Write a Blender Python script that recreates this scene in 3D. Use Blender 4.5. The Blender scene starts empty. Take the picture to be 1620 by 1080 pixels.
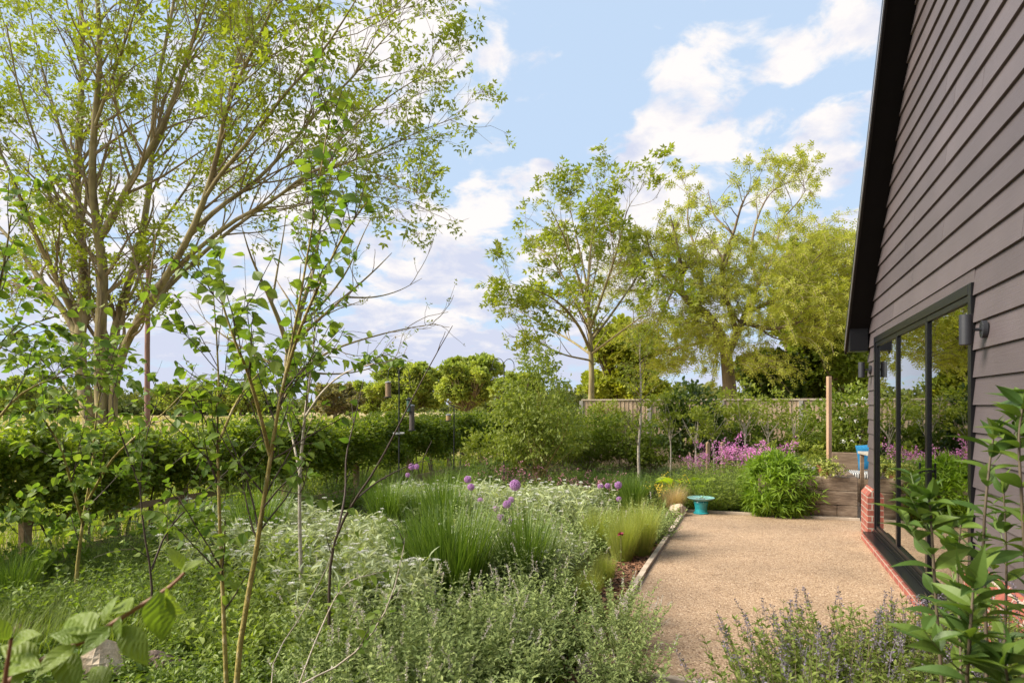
import bpy, math, random
import numpy as np
from math import radians as RAD, sin, cos, pi
from mathutils import Vector, Matrix

# ------------------------------------------------------------------ camera, sky, sun, exposure
S = bpy.context.scene
C = S.collection
EYE = 1.65
FPX = 1050.0                      # focal length in pixels of the 1620 px wide photograph
cam = bpy.data.objects.new("camera", bpy.data.cameras.new("camera"))
C.objects.link(cam); S.camera = cam
cam.location = (0, 0, EYE); cam.rotation_euler = (RAD(90), 0, 0)
cam.data.sensor_width = 36; cam.data.lens = FPX / 1620 * 36
cam.data.shift_y = 100 / 1620
cam.data.clip_start = 0.05; cam.data.clip_end = 3000
cam.data.dof.use_dof = True; cam.data.dof.focus_distance = 7.0; cam.data.dof.aperture_fstop = 6.3

SUN_AZ = math.atan2(-0.95, -0.12)      # clockwise from +Y (ahead): the sun stands to the left
SUN_EL = RAD(38)
sd = Vector((sin(SUN_AZ) * cos(SUN_EL), cos(SUN_AZ) * cos(SUN_EL), sin(SUN_EL)))
sun = bpy.data.objects.new("sun", bpy.data.lights.new("sun", 'SUN')); C.objects.link(sun)
sun.rotation_euler = sd.to_track_quat('Z', 'Y').to_euler()
sun.data.energy = 3.5; sun.data.angle = RAD(34); sun.data.color = (1.0, 0.92, 0.80)

W = bpy.data.worlds.new("World"); S.world = W; W.use_nodes = True
nt = W.node_tree; nt.nodes.clear()
def wn(t, **k):
    n = nt.nodes.new(t)
    for a, b in k.items(): setattr(n, a, b)
    return n
def wl(a, b): nt.links.new(a, b)
def wmath(op, a, b=None, clamp=False):
    n = wn('ShaderNodeMath', operation=op, use_clamp=clamp)
    for i, v in enumerate((a, b)):
        if v is None: continue
        if isinstance(v, (int, float)): n.inputs[i].default_value = v
        else: wl(v, n.inputs[i])
    return n.outputs[0]
sky = wn('ShaderNodeTexSky', sky_type='NISHITA', sun_disc=False, sun_elevation=RAD(33), sun_rotation=SUN_AZ,
         altitude=50, air_density=1.0, dust_density=1.2, ozone_density=1.5)
tc = wn('ShaderNodeTexCoord'); sp = wn('ShaderNodeSeparateXYZ'); wl(tc.outputs['Generated'], sp.inputs[0])
zc = wmath('MAXIMUM', sp.outputs[2], 0.02)
zz = wmath('ADD', zc, 0.30)
px_ = wmath('DIVIDE', sp.outputs[0], zz); py_ = wmath('DIVIDE', sp.outputs[1], zz)
cb = wn('ShaderNodeCombineXYZ'); wl(px_, cb.inputs[0]); wl(py_, cb.inputs[1])
def noise(scale, detail, rough, off, src=None):
    mp = wn('ShaderNodeMapping'); wl(src or cb.outputs[0], mp.inputs[0]); mp.inputs['Location'].default_value = off
    n = wn('ShaderNodeTexNoise'); wl(mp.outputs[0], n.inputs['Vector'])
    n.inputs['Scale'].default_value = scale; n.inputs['Detail'].default_value = detail; n.inputs['Roughness'].default_value = rough
    n.inputs['Distortion'].default_value = 0.25
    return n.outputs[0]
big = noise(1.4, 2, 0.5, (2.3, 0.7, 0)); fine = noise(6.0, 12, 0.57, (5.1, 1.9, 2.0)); shade = noise(4.4, 7, 0.6, (1.0, 9.0, 4.0))
def blob(px, py, rad, amt):
    d = Vector(((px - 810) / FPX, 1, (640 - py) / FPX)).normalized()
    vm = wn('ShaderNodeVectorMath', operation='DISTANCE'); wl(tc.outputs['Generated'], vm.inputs[0]); vm.inputs[1].default_value = d
    q = wmath('SUBTRACT', 1.0, wmath('DIVIDE', vm.outputs['Value'], rad), True)
    return wmath('MULTIPLY', wmath('SMOOTH_MIN', q, 1.0) if False else q, amt * .62)
dens = wmath('ADD', wmath('MULTIPLY', big, 0.30), wmath('MULTIPLY', fine, 1.35))
for b in ((700, 110, .11, .42), (640, 30, .10, .35), (560, 150, .14, .2), (1255, 240, .10, .12), (1210, 180, .03, .2), (1290, 290, .05, .22), (1130, 60, .10, .26), (1320, 60, .10, .12), (1330, 150, .10, .14), (760, 410, .10, .25),
          (690, 380, .12, .22), (1050, 290, .16, .26), (880, 350, .08, .24), (1140, 215, .07, .30), (1035, 205, .045, .38), (745, 290, .05, .34), (857, 262, .02, .45), (400, 330, .3, .16), (930, 225, .05, .22), (650, 530, .14, .2),
          (840, 170, .22, -.16), (1000, 120, .14, -.12), (690, 540, .12, .12), (640, 230, .12, -.1), (1180, 130, .05, -.3), (1000, 60, .06, .12), (960, 30, .14, -.2), (740, 30, .05, -.2)):
    dens = wmath('ADD', dens, blob(*b))
# more cloud towards the horizon
dens = wmath('ADD', dens, wmath('MULTIPLY', wmath('SUBTRACT', 1.0, wmath('MULTIPLY', zc, 3.2), True), 0.18))
rp = wn('ShaderNodeValToRGB'); wl(dens, rp.inputs[0])
rp.color_ramp.interpolation = 'EASE'
rp.color_ramp.elements[0].position = 0.81; rp.color_ramp.elements[0].color = (0, 0, 0, 1)
rp.color_ramp.elements[1].position = 1.0; rp.color_ramp.elements[1].color = (1, 1, 1, 1)
cr = wn('ShaderNodeValToRGB'); wl(wmath('ADD', shade, wmath('MULTIPLY', wmath('SUBTRACT', 1.0, wmath('MULTIPLY', zc, 4.5), True), -0.32)), cr.inputs[0])
cr.color_ramp.elements[0].position = 0.34; cr.color_ramp.elements[0].color = (4.6, 4.9, 6.0, 1)
cr.color_ramp.elements[1].position = 0.52; cr.color_ramp.elements[1].color = (6.9, 6.6, 6.5, 1)
base = wn('ShaderNodeMix', data_type='RGBA'); base.inputs[0].default_value = 0.82
wl(sky.outputs[0], base.inputs[6]); base.inputs[7].default_value = (4.3, 5.45, 7.0, 1)
mx = wn('ShaderNodeMix', data_type='RGBA'); wl(rp.outputs[0], mx.inputs[0]); wl(base.outputs[2], mx.inputs[6]); wl(cr.outputs[0], mx.inputs[7])
bg = wn('ShaderNodeBackground'); wl(mx.outputs[2], bg.inputs[0]); bg.inputs[1].default_value = 0.056
wo = wn('ShaderNodeOutputWorld'); wl(bg.outputs[0], wo.inputs[0])

S.view_settings.view_transform = 'Standard'; S.view_settings.look = 'None'
S.view_settings.exposure = 1.42; S.view_settings.gamma = 1.0
S.render.engine = 'CYCLES'
cy = S.cycles
cy.use_denoising = True
cy.max_bounces = 6; cy.diffuse_bounces = 3; cy.glossy_bounces = 3; cy.transmission_bounces = 4; cy.transparent_max_bounces = 6
cy.sample_clamp_indirect = 4.0; cy.caustics_reflective = False; cy.caustics_refractive = False

rng = np.random.default_rng(7); random.seed(7)
U = lambda a, b, n=None: rng.uniform(a, b, n)

# ------------------------------------------------------------------ helpers: objects
def tag(o, label=None, cat=None, group=None, kind=None):
    if label: o['label'] = label
    if cat: o['category'] = cat
    if group: o['group'] = group
    if kind: o['kind'] = kind
    return o
def thing(name, label, cat, loc=(0, 0, 0), rotz=0, group=None):
    o = bpy.data.objects.new(name, None); C.objects.link(o); o.empty_display_size = 0.1
    o.location = loc; o.rotation_euler = (0, 0, rotz)
    return tag(o, label, cat, group)
def copy_thing(root, loc, rotz=0, scale=1.0, label=None, group=None):
    r = root.copy(); C.objects.link(r); r.location = loc; r.rotation_euler = (0, 0, rotz); r.scale = (scale,) * 3
    if label: r['label'] = label
    if group: r['group'] = group
    for ch in root.children:
        c = ch.copy(); C.objects.link(c); c.parent = r
        for g in ch.children:
            d = g.copy(); C.objects.link(d); d.parent = c
    return r
def gp(px, D): return ((px - 810) / FPX * D, D)                       # ground position seen at column px, D metres ahead
def P3(px, py, D): return np.array(((px - 810) / FPX * D, D, EYE + (640 - py) / FPX * D))

class MB:
    """collects vertices, quads/tris and a random value per vertex; build() links ONE mesh object"""
    def __init__(s): s.v = []; s.q = []; s.t = []; s.a = []; s.n = 0; s.qm = []; s.tm = []
    def add(s, v, q=None, t=None, a=None, m=0):
        v = np.asarray(v, float).reshape(-1, 3)
        if q is not None and len(q): s.q.append(np.asarray(q).reshape(-1, 4) + s.n); s.qm.append(np.full(len(s.q[-1]), m))
        if t is not None and len(t): s.t.append(np.asarray(t).reshape(-1, 3) + s.n); s.tm.append(np.full(len(s.t[-1]), m))
        s.v.append(v); s.a.append(np.full(len(v), rng.random()) if a is None else a); s.n += len(v)
        return s
    def build(s, name, mats, parent=None, smooth=False, loc=None, bevel=0):
        me = bpy.data.meshes.new(name)
        v = np.concatenate(s.v); q = np.concatenate(s.q) if s.q else np.zeros((0, 4), int); t = np.concatenate(s.t) if s.t else np.zeros((0, 3), int)
        me.vertices.add(len(v)); me.vertices.foreach_set('co', v.ravel().astype(np.float32))
        idx = np.concatenate([q.ravel(), t.ravel()]).astype(np.int32)
        st = np.concatenate([np.arange(len(q)) * 4, len(q) * 4 + np.arange(len(t)) * 3]).astype(np.int32)
        me.loops.add(len(idx)); me.loops.foreach_set('vertex_index', idx)
        me.polygons.add(len(st)); me.polygons.foreach_set('loop_start', st)
        try: me.polygons.foreach_set('loop_total', np.concatenate([np.full(len(q), 4), np.full(len(t), 3)]).astype(np.int32))
        except Exception: pass
        if not isinstance(mats, (list, tuple)): mats = [mats]
        for m in mats: me.materials.append(m)
        if len(mats) > 1:
            mi = np.concatenate((s.qm if s.qm else [np.zeros(0)]) + (s.tm if s.tm else [])).astype(np.int32)
            me.polygons.foreach_set('material_index', mi)
        me.polygons.foreach_set('use_smooth', np.full(len(st), bool(smooth)))
        at = me.attributes.new('rnd', 'FLOAT', 'POINT'); at.data.foreach_set('value', np.concatenate(s.a).astype(np.float32))
        me.update(); me.validate()
        o = bpy.data.objects.new(name, me); C.objects.link(o)
        if parent is not None: o.parent = parent
        if loc is not None: o.location = loc
        if bevel:
            b = o.modifiers.new('bevel', 'BEVEL'); b.width = bevel; b.segments = 2; b.limit_method = 'ANGLE'
        return o
BOXQ = [(0, 3, 2, 1), (4, 5, 6, 7), (0, 1, 5, 4), (1, 2, 6, 5), (2, 3, 7, 6), (3, 0, 4, 7)]
def box(mb, x0, x1, y0, y1, z0, z1, m=0, R=None, o=None):
    v = np.array([(x0, y0, z0), (x1, y0, z0), (x1, y1, z0), (x0, y1, z0), (x0, y0, z1), (x1, y0, z1), (x1, y1, z1), (x0, y1, z1)], float)
    if R is not None: v = v @ R.T
    if o is not None: v = v + np.asarray(o)
    return mb.add(v, BOXQ, m=m)
def rotz(a): return np.array([(cos(a), -sin(a), 0), (sin(a), cos(a), 0), (0, 0, 1)])
def unit(v): return v / np.maximum(np.linalg.norm(v, axis=-1, keepdims=True), 1e-9)
def lathe(mb, prof, n=28, o=(0, 0, 0), m=0):
    prof = np.array(prof, float); th = np.arange(n) / n * 2 * pi
    v = np.stack([prof[:, None, 0] * np.cos(th), prof[:, None, 0] * np.sin(th), np.repeat(prof[:, 1:2], n, 1)], -1).reshape(-1, 3) + np.asarray(o)
    q = [(i * n + j, i * n + (j + 1) % n, (i + 1) * n + (j + 1) % n, (i + 1) * n + j) for i in range(len(prof) - 1) for j in range(n)]
    return mb.add(v, q, m=m)
def prism(mb, poly, z0, z1, m=0, axes='xy'):
    """extrude a convex polygon"""
    n = len(poly); a = [(p[0], p[1], z0) for p in poly] + [(p[0], p[1], z1) for p in poly]
    a = np.array(a, float)
    if axes == 'xz': a = a[:, [0, 2, 1]]
    if axes == 'yz': a = a[:, [2, 0, 1]]
    q = [(i, (i + 1) % n, n + (i + 1) % n, n + i) for i in range(n)]
    t = [(0, i + 1, i) for i in range(1, n - 1)] + [(n, n + i, n + i + 1) for i in range(1, n - 1)]
    return mb.add(a, q, t, m=m)

# ------------------------------------------------------------------ helpers: curves, tubes, leaves
def tubes(mb, P, R, sides=4, m=0):
    """P (n,k,3) centre lines, R (n,k) radii"""
    P = np.asarray(P, float); R = np.asarray(R, float)
    if P.ndim == 2: P = P[None]; R = R[None]
    n, k, _ = P.shape
    T = unit(np.gradient(P, axis=1))
    ref = np.where(np.abs(unit(P[:, -1] - P[:, 0])[:, 2:3]) > 0.8, np.array([[1., 0.13, 0]]), np.array([[0, 0.1, 1.]]))[:, None, :]
    A = unit(np.cross(T, ref)); B = np.cross(T, A)
    th = np.arange(sides) / sides * 2 * pi
    V = P[:, :, None] + R[:, :, None, None] * (A[:, :, None] * np.cos(th)[None, None, :, None] + B[:, :, None] * np.sin(th)[None, None, :, None])
    i = np.arange(k - 1)[:, None] * sides; j = np.arange(sides)[None]; j2 = (j + 1) % sides
    q = np.stack([i + j, i + j2, i + sides + j2, i + sides + j], -1).reshape(-1, 4)
    Q = (np.arange(n)[:, None, None] * k * sides + q[None]).reshape(-1, 4)
    mb.add(V.reshape(-1, 3), Q, a=np.repeat(U(0, 1, n), k * sides), m=m)
def resample(pts, k):
    pts = np.asarray(pts, float)
    # Catmull-Rom through the points
    p = np.vstack([2 * pts[0] - pts[1], pts, 2 * pts[-1] - pts[-2]]); out = []
    n = len(pts) - 1
    for u in np.linspace(0, n - 1e-6, k):
        i = int(u); f = u - i; a, b, c, d = p[i], p[i + 1], p[i + 2], p[i + 3]
        out.append(0.5 * ((2 * b) + (c - a) * f + (2 * a - 5 * b + 4 * c - d) * f * f + (3 * b - a - 3 * c + d) * f ** 3))
    return np.array(out)
def sample(P, R, idx, t):
    k = P.shape[1]; x = t * (k - 1); i = np.minimum(x.astype(int), k - 2); f = (x - i)[:, None]
    p = P[idx, i] * (1 - f) + P[idx, i + 1] * f
    r = R[idx, i] * (1 - f[:, 0]) + R[idx, i + 1] * f[:, 0]
    return p, unit(P[idx, i + 1] - P[idx, i]), r
def rperp(T):
    r = rng.normal(size=T.shape); r -= (r * T).sum(-1, keepdims=True) * T
    return unit(r)
def grow(start, d, L, r0, r1, k=6, up=0.2, wob=0.15, droop=0.0):
    """curves from start along d; up bends them to the sky, droop to the ground"""
    n = len(start); P = np.zeros((n, k, 3)); P[:, 0] = start; d = d.copy()
    for i in range(1, k):
        d = unit(d + rng.normal(size=d.shape) * wob + np.array([0, 0, (up - droop * i / k * 2) / 1.0]) * (2.0 / k))
        P[:, i] = P[:, i - 1] + d * (L / (k - 1))[:, None]
    f = np.linspace(0, 1, k)[None]
    return P, r0[:, None] * (1 - f) + r1[:, None] * f
def spawn(P, R, per_m, t0, t1, ang, L, k=6, up=0.2, wob=0.15, rr=0.6, rmin=0.003, droop=0.0, tw=0.5):
    """children along every parent; L = (min, max) length, shortened towards the parent's tip"""
    plen = np.linalg.norm(np.diff(P, axis=1), axis=2).sum(1)
    cnt = rng.poisson(plen * per_m); idx = np.repeat(np.arange(len(P)), cnt)
    if len(idx) == 0: return np.zeros((0, k, 3)), np.zeros((0, k))
    t = t0 + (t1 - t0) * rng.random(len(idx)) ** 0.85
    p, T, r = sample(P, R, idx, t)
    a = U(ang[0], ang[1], len(idx))[:, None]
    d = unit(T * np.cos(a) + rperp(T) * np.sin(a))
    Ls = U(L[0], L[1], len(idx)) * (1 - tw * t)
    r0 = np.maximum(np.minimum(r * rr, Ls * 0.03), rmin)
    return grow(p, d, Ls, r0, np.maximum(r0 * 0.3, rmin * 0.6), k, up, wob, droop)
def leafT(nl, prof, width, fold=0.15, droop=0.1, nw=1, wave=0.0):
    """leaf template along +Y, unit length; prof = half-width at stations"""
    ys = np.linspace(0, 1, nl + 1); w = np.interp(ys, np.linspace(0, 1, len(prof)), prof) * width * 0.5
    xs = np.linspace(-1, 1, 2 * nw + 1); V = []
    for y, ww in zip(ys, w):
        for x in xs:
            V.append((x * ww, y, abs(x) * ww * fold * 2 - droop * y * y + wave * sin(y * 9 + x) * ww))
    m = 2 * nw + 1
    Q = [(i * m + j, i * m + j + 1, (i + 1) * m + j + 1, (i + 1) * m + j) for i in range(nl) for j in range(2 * nw)]
    return np.array(V), np.array(Q)
def merge(ts):
    V = []; Q = []; n = 0
    for (v, q), o, R, s in ts:
        V.append((v * s) @ np.asarray(R).T + np.asarray(o)); Q.append(q + n); n += len(v)
    return np.vstack(V), np.vstack(Q)
DIAMOND = (np.array([(0, 0, 0), (-.5, .45, .06), (0, 1, -.03), (.5, .45, .06)], float), np.array([(0, 3, 2, 1)]))
def diamond(w): v = DIAMOND[0].copy(); v[:, 0] *= w; return v, DIAMOND[1]
def pinnate(pairs, w=0.34, ll=0.42):
    """a compound leaf as one template"""
    ts = []
    for i in range(pairs):
        y = 0.22 + 0.62 * i / max(pairs - 1, 1)
        for s in (-1, 1): ts.append((diamond(w), (0, y, 0), rotz(-s * 1.0), ll * (1 - .15 * i / pairs)))
    ts.append((diamond(w), (0, .85, 0), np.eye(3), ll))
    return merge(ts)
OVAL = leafT(3, (0.05, .85, .95, .02), .6, .18, .12)
LANCE = leafT(4, (0.08, .9, 1, .6, .02), .26, .2, .25)
NARROW = leafT(3, (0.2, 1, .8, .02), .13, .2, .3)
HEART = leafT(5, (0.1, .92, 1, .78, .42, .01), .74, .12, .18, 1)
def inst(mb, tmpl, pos, Rm, sc, m=0):
    V, Q = tmpl; n = len(pos); k = len(V)
    if n == 0: return
    v = pos[:, None] + np.einsum('nij,kj->nki', Rm, V) * np.asarray(sc).reshape(-1, 1, 1)
    q = (np.arange(n)[:, None, None] * k + Q[None]).reshape(-1, 4)
    mb.add(v.reshape(-1, 3), q, a=np.repeat(U(0, 1, n), k), m=m)
def frames(d, nrm):
    y = unit(d); z = unit(nrm - (nrm * y).sum(-1, keepdims=True) * y); x = np.cross(y, z)
    return np.stack([x, y, z], -1)
def leaves(mb, tmpl, pos, d, size, up=1.0, jit=0.7, m=0):
    n = len(pos)
    if n == 0: return
    nr = np.array([[0, 0, up]]) + rng.normal(size=(n, 3)) * jit
    inst(mb, tmpl, pos, frames(d, nr), U(size[0], size[1], n), m)
def along(mb, P, R, tmpl, per_m, size, t0=0.2, t1=1.0, spread=0.9, up=1.0, jit=0.6, hang=0.0, m=0, fwd=0.6):
    """leaves along curves, pointing outwards"""
    plen = np.linalg.norm(np.diff(P, axis=1), axis=2).sum(1)
    cnt = rng.poisson(plen * per_m); idx = np.repeat(np.arange(len(P)), cnt)
    if len(idx) == 0: return
    t = U(t0, t1, len(idx)); p, T, r = sample(P, R, idx, t)
    d = unit(T * fwd + rperp(T) * spread + np.array([0, 0, -hang]))
    leaves(mb, tmpl, p, d, size, up, jit, m)
def blades(mb, base, az, L, w, lean0, lean1, k=5, m=0, twist=0.6, pw=1.5):
    """grass blades: bend from lean0 to lean1 (radians from vertical)"""
    n = len(base); s = np.linspace(0, 1, k + 1); base = np.asarray(base, float)
    L = np.broadcast_to(L, n); w = np.broadcast_to(w, n); lean0 = np.broadcast_to(lean0, n); lean1 = np.broadcast_to(lean1, n)
    P = np.zeros((n, k + 1, 3)); P[:, 0] = base
    h = np.stack([np.cos(az), np.sin(az)], -1)
    for i in range(1, k + 1):
        th = lean0 + (lean1 - lean0) * ((s[i] + s[i - 1]) / 2) ** pw
        P[:, i, :2] = P[:, i - 1, :2] + h * (np.sin(th) * L / k)[:, None]
        P[:, i, 2] = P[:, i - 1, 2] + np.cos(th) * L / k
    a2 = az + pi / 2 + U(-twist, twist, n)
    sdv = np.stack([np.cos(a2), np.sin(a2), np.zeros(n)], -1)[:, None] * (w[:, None] * (1 - s[None] ** 2 * .93) * .5)[:, :, None]
    V = np.stack([P - sdv, P + sdv], 2).reshape(-1, 3)
    i = np.arange(k) * 2; q = np.stack([i, i + 1, i + 3, i + 2], -1)
    Q = (np.arange(n)[:, None, None] * 2 * (k + 1) + q[None]).reshape(-1, 4)
    mb.add(V, Q, a=np.repeat(U(0, 1, n), 2 * (k + 1)), m=m)
    return P

# ------------------------------------------------------------------ materials
def mat(name):
    m = bpy.data.materials.new(name); m.use_nodes = True
    n = m.node_tree.nodes; b = n['Principled BSDF']; return m, m.node_tree, b
def nd(t, ty, **k):
    n = t.nodes.new(ty)
    for a, b in k.items(): setattr(n, a, b)
    return n
def setin(n, **k):
    for a, b in k.items(): n.inputs[a.replace('_', ' ')].default_value = b
def rgba(c): return (*c, 1)
def leaf_mat(name, c1, c2, rough=0.5, tr=0.35, spec=0.3, tcol=None, patch=0):
    m, t, b = mat(name)
    c1, c2 = [tuple(x * k for x, k in zip(c, (1.38, 1.22, .80) if c[1] >= max(c[0], c[2]) and c[1] < .42 else (1.05, 1.02, 1))) for c in (c1, c2)]
    at = nd(t, 'ShaderNodeAttribute', attribute_name='rnd')
    mx = nd(t, 'ShaderNodeMix', data_type='RGBA'); mx.inputs[6].default_value = rgba(c1); mx.inputs[7].default_value = rgba(c2)
    t.links.new(at.outputs['Fac'], mx.inputs[0]); col = mx.outputs[2]
    if patch:
        ge = nd(t, 'ShaderNodeNewGeometry'); no = nd(t, 'ShaderNodeTexNoise'); t.links.new(ge.outputs['Position'], no.inputs['Vector'])
        setin(no, Scale=patch, Detail=3.0)
        hs = nd(t, 'ShaderNodeHueSaturation'); t.links.new(col, hs.inputs['Color'])
        mr = nd(t, 'ShaderNodeMapRange'); t.links.new(no.outputs[0], mr.inputs[0]); setin(mr, From_Min=.3, From_Max=.7, To_Min=.485, To_Max=.515)
        mv = nd(t, 'ShaderNodeMapRange'); t.links.new(no.outputs[0], mv.inputs[0]); setin(mv, From_Min=.3, From_Max=.7, To_Min=1.25, To_Max=.75)
        t.links.new(mr.outputs[0], hs.inputs['Hue']); t.links.new(mv.outputs[0], hs.inputs['Value']); col = hs.outputs[0]
    t.links.new(col, b.inputs['Base Color']); setin(b, Roughness=rough); b.inputs['Specular IOR Level'].default_value = spec
    if tr > 0:
        tl = nd(t, 'ShaderNodeBsdfTranslucent'); g = nd(t, 'ShaderNodeMix', data_type='RGBA', blend_type='MULTIPLY')
        g.inputs[0].default_value = 1; t.links.new(col, g.inputs[6]); g.inputs[7].default_value = rgba(tcol or (1.6, 1.7, .7))
        t.links.new(g.outputs[2], tl.inputs[0])
        ms = nd(t, 'ShaderNodeMixShader'); ms.inputs[0].default_value = tr
        t.links.new(b.outputs[0], ms.inputs[1]); t.links.new(tl.outputs[0], ms.inputs[2])
        t.links.new(ms.outputs[0], t.nodes['Material Output'].inputs['Surface'])
    return m
def noise_mat(name, c1, c2, scale=10, rough=.85, bump=.3, bscale=None, stretch=(1, 1, 1), c3=None, lo=.35, hi=.65, spec=.3, dist=.02, metal=0, detail=6, coord='Object'):
    m, t, b = mat(name)
    co = nd(t, 'ShaderNodeTexCoord'); mp = nd(t, 'ShaderNodeMapping'); t.links.new(co.outputs[coord], mp.inputs[0]); mp.inputs['Scale'].default_value = stretch
    no = nd(t, 'ShaderNodeTexNoise'); t.links.new(mp.outputs[0], no.inputs['Vector']); setin(no, Scale=scale, Detail=float(detail), Roughness=.65)
    r = nd(t, 'ShaderNodeValToRGB'); t.links.new(no.outputs[0], r.inputs[0]); e = r.color_ramp.elements
    e[0].position = lo; e[0].color = rgba(c1); e[1].position = hi; e[1].color = rgba(c2)
    if c3: x = e.new((lo + hi) / 2 + .04); x.color = rgba(c3)
    t.links.new(r.outputs[0], b.inputs['Base Color']); setin(b, Roughness=rough, Metallic=metal); b.inputs['Specular IOR Level'].default_value = spec
    if bump:
        n2 = nd(t, 'ShaderNodeTexNoise'); t.links.new(mp.outputs[0], n2.inputs['Vector']); setin(n2, Scale=bscale or scale * 3, Detail=5.0)
        bp = nd(t, 'ShaderNodeBump'); setin(bp, Strength=bump, Distance=dist); t.links.new(n2.outputs[0], bp.inputs['Height']); t.links.new(bp.outputs[0], b.inputs['Normal'])
    return m

# ------------------------------------------------------------------ the setting
def sheet(name, pts, z, m, n=1):
    mb = MB(); v = np.array([(x, y, z) for x, y in pts], float); mb.add(v, [(0, 1, 2, 3)] if len(pts) == 4 else None)
    o = mb.build(name, m); o['kind'] = 'structure'; return o
HA = RAD(20.15)                               # the house wall runs along (sin, cos) of this angle
Udir = np.array([sin(HA), cos(HA)]); Ndir = np.array([-cos(HA), sin(HA)])
CO = np.array([4.585, 8.5])                   # far corner of the house
def H(s, o): return CO - Udir * s + Ndir * o  # s metres from the far corner towards us, o metres out from the wall
def hedge_line(D): return -7.48 + .371 * D

m_field = noise_mat('field', (.30, .235, .10), (.17, .19, .055), .09, .95, .5, 3, c3=(.36, .28, .13), lo=.3, hi=.7, dist=.2)
m_soil = noise_mat('soil', (.035, .022, .014), (.11, .066, .040), 6, .95, .9, 40, c3=(.07, .05, .03), dist=.04)
def gravel():
    m, t, b = mat('resin_gravel')
    co = nd(t, 'ShaderNodeTexCoord'); v = nd(t, 'ShaderNodeTexVoronoi'); t.links.new(co.outputs['Object'], v.inputs['Vector']); setin(v, Scale=92.0)
    r = nd(t, 'ShaderNodeValToRGB'); sx = nd(t, 'ShaderNodeSeparateColor'); t.links.new(v.outputs['Color'], sx.inputs[0]); t.links.new(sx.outputs[0], r.inputs[0])
    e = r.color_ramp.elements; e[0].position = 0; e[0].color = (.17, .095, .052, 1); e[1].position = 1; e[1].color = (.58, .44, .31, 1)
    for p, c in ((.12, (.27, .172, .095, 1)), (.6, (.42, .287, .178, 1)), (.88, (.42, .287, .178, 1))): x = e.new(p); x.color = c
    n = nd(t, 'ShaderNodeTexNoise'); t.links.new(co.outputs['Object'], n.inputs['Vector']); setin(n, Scale=1.3, Detail=5.0)
    mr = nd(t, 'ShaderNodeMapRange'); t.links.new(n.outputs[0], mr.inputs[0]); setin(mr, From_Min=.3, From_Max=.7, To_Min=.78, To_Max=1.12)
    hs = nd(t, 'ShaderNodeHueSaturation'); t.links.new(r.outputs[0], hs.inputs['Color']); t.links.new(mr.outputs[0], hs.inputs['Value'])
    n3 = nd(t, 'ShaderNodeTexNoise'); t.links.new(co.outputs['Object'], n3.inputs['Vector']); setin(n3, Scale=9.0, Detail=8.0, Roughness=.75)
    r3 = nd(t, 'ShaderNodeValToRGB'); t.links.new(n3.outputs[0], r3.inputs[0]); r3.color_ramp.elements[0].position = .30; r3.color_ramp.elements[0].color = (.55, .5, .45, 1); r3.color_ramp.elements[1].position = .46; r3.color_ramp.elements[1].color = (1, 1, 1, 1)
    ml = nd(t, 'ShaderNodeMix', data_type='RGBA', blend_type='MULTIPLY'); ml.inputs[0].default_value = .8; t.links.new(hs.outputs[0], ml.inputs[6]); t.links.new(r3.outputs[0], ml.inputs[7])
    t.links.new(ml.outputs[2], b.inputs['Base Color']); setin(b, Roughness=.8)
    bp = nd(t, 'ShaderNodeBump'); setin(bp, Strength=.7, Distance=.006); t.links.new(v.outputs['Distance'], bp.inputs['Height']); bp.invert = True; t.links.new(bp.outputs[0], b.inputs['Normal'])
    return m
m_gravel = gravel()
sheet('field', [(-900, -60), (900, -60), (900, 1500), (-900, 1500)], 0, m_field)
sheet('garden_soil', [(hedge_line(-4) - .2, -4), (12, -4), (12, 14.3), (hedge_line(19.5) - .2, 19.5)], .006, m_soil)
c = [H(-.85, 2.36), H(-.85, 0), H(5.55, 0), H(5.55, 2.36)]
sheet('gravel_patio', c, .022, m_gravel)
c = [H(-8, .0), H(-8, -2.5), H(-.1, -2.5), H(-.1, 0)]
sheet('gravel_path', [H(-6, .3), H(-6, -4), H(-.85, -4), H(-.85, .3)], .012, m_gravel)

m_edge = noise_mat('weathered_softwood', (.30, .23, .16), (.50, .41, .31), 8, .8, .4, 60, stretch=(1, 14, 1), dist=.004)
m_edge2 = noise_mat('weathered_softwood_b', (.38, .30, .22), (.60, .49, .38), 5, .8, .4, 40, stretch=(1, 1, 1), dist=.004)
th_ = thing('timber_edging', 'thin pale timber edging board along the left and front of the gravel patio', 'edging')
def along_box(mb, A, B, hw, z0, z1, m=0):
    A = np.array(A); B = np.array(B); d = B - A; L = np.linalg.norm(d); ang = math.atan2(d[1], d[0])
    box(mb, 0, L, -hw, hw, z0, z1, m, rotz(ang), (A[0], A[1], 0))
for (a, b) in ((H(-.88, 2.40), H(.9, 2.39)), (H(.905, 2.39), H(3.1, 2.395)), (H(3.105, 2.39), H(5.54, 2.385)), (H(5.58, 2.41), H(5.58, .6)), (H(5.58, .59), H(5.58, .05)), (H(-.88, 2.36), H(-.88, 0.0))):
    mb = MB(); along_box(mb, a, b, .027, -.1, .056); mb.build('edging_board', m_edge2, th_, bevel=.004)

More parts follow.
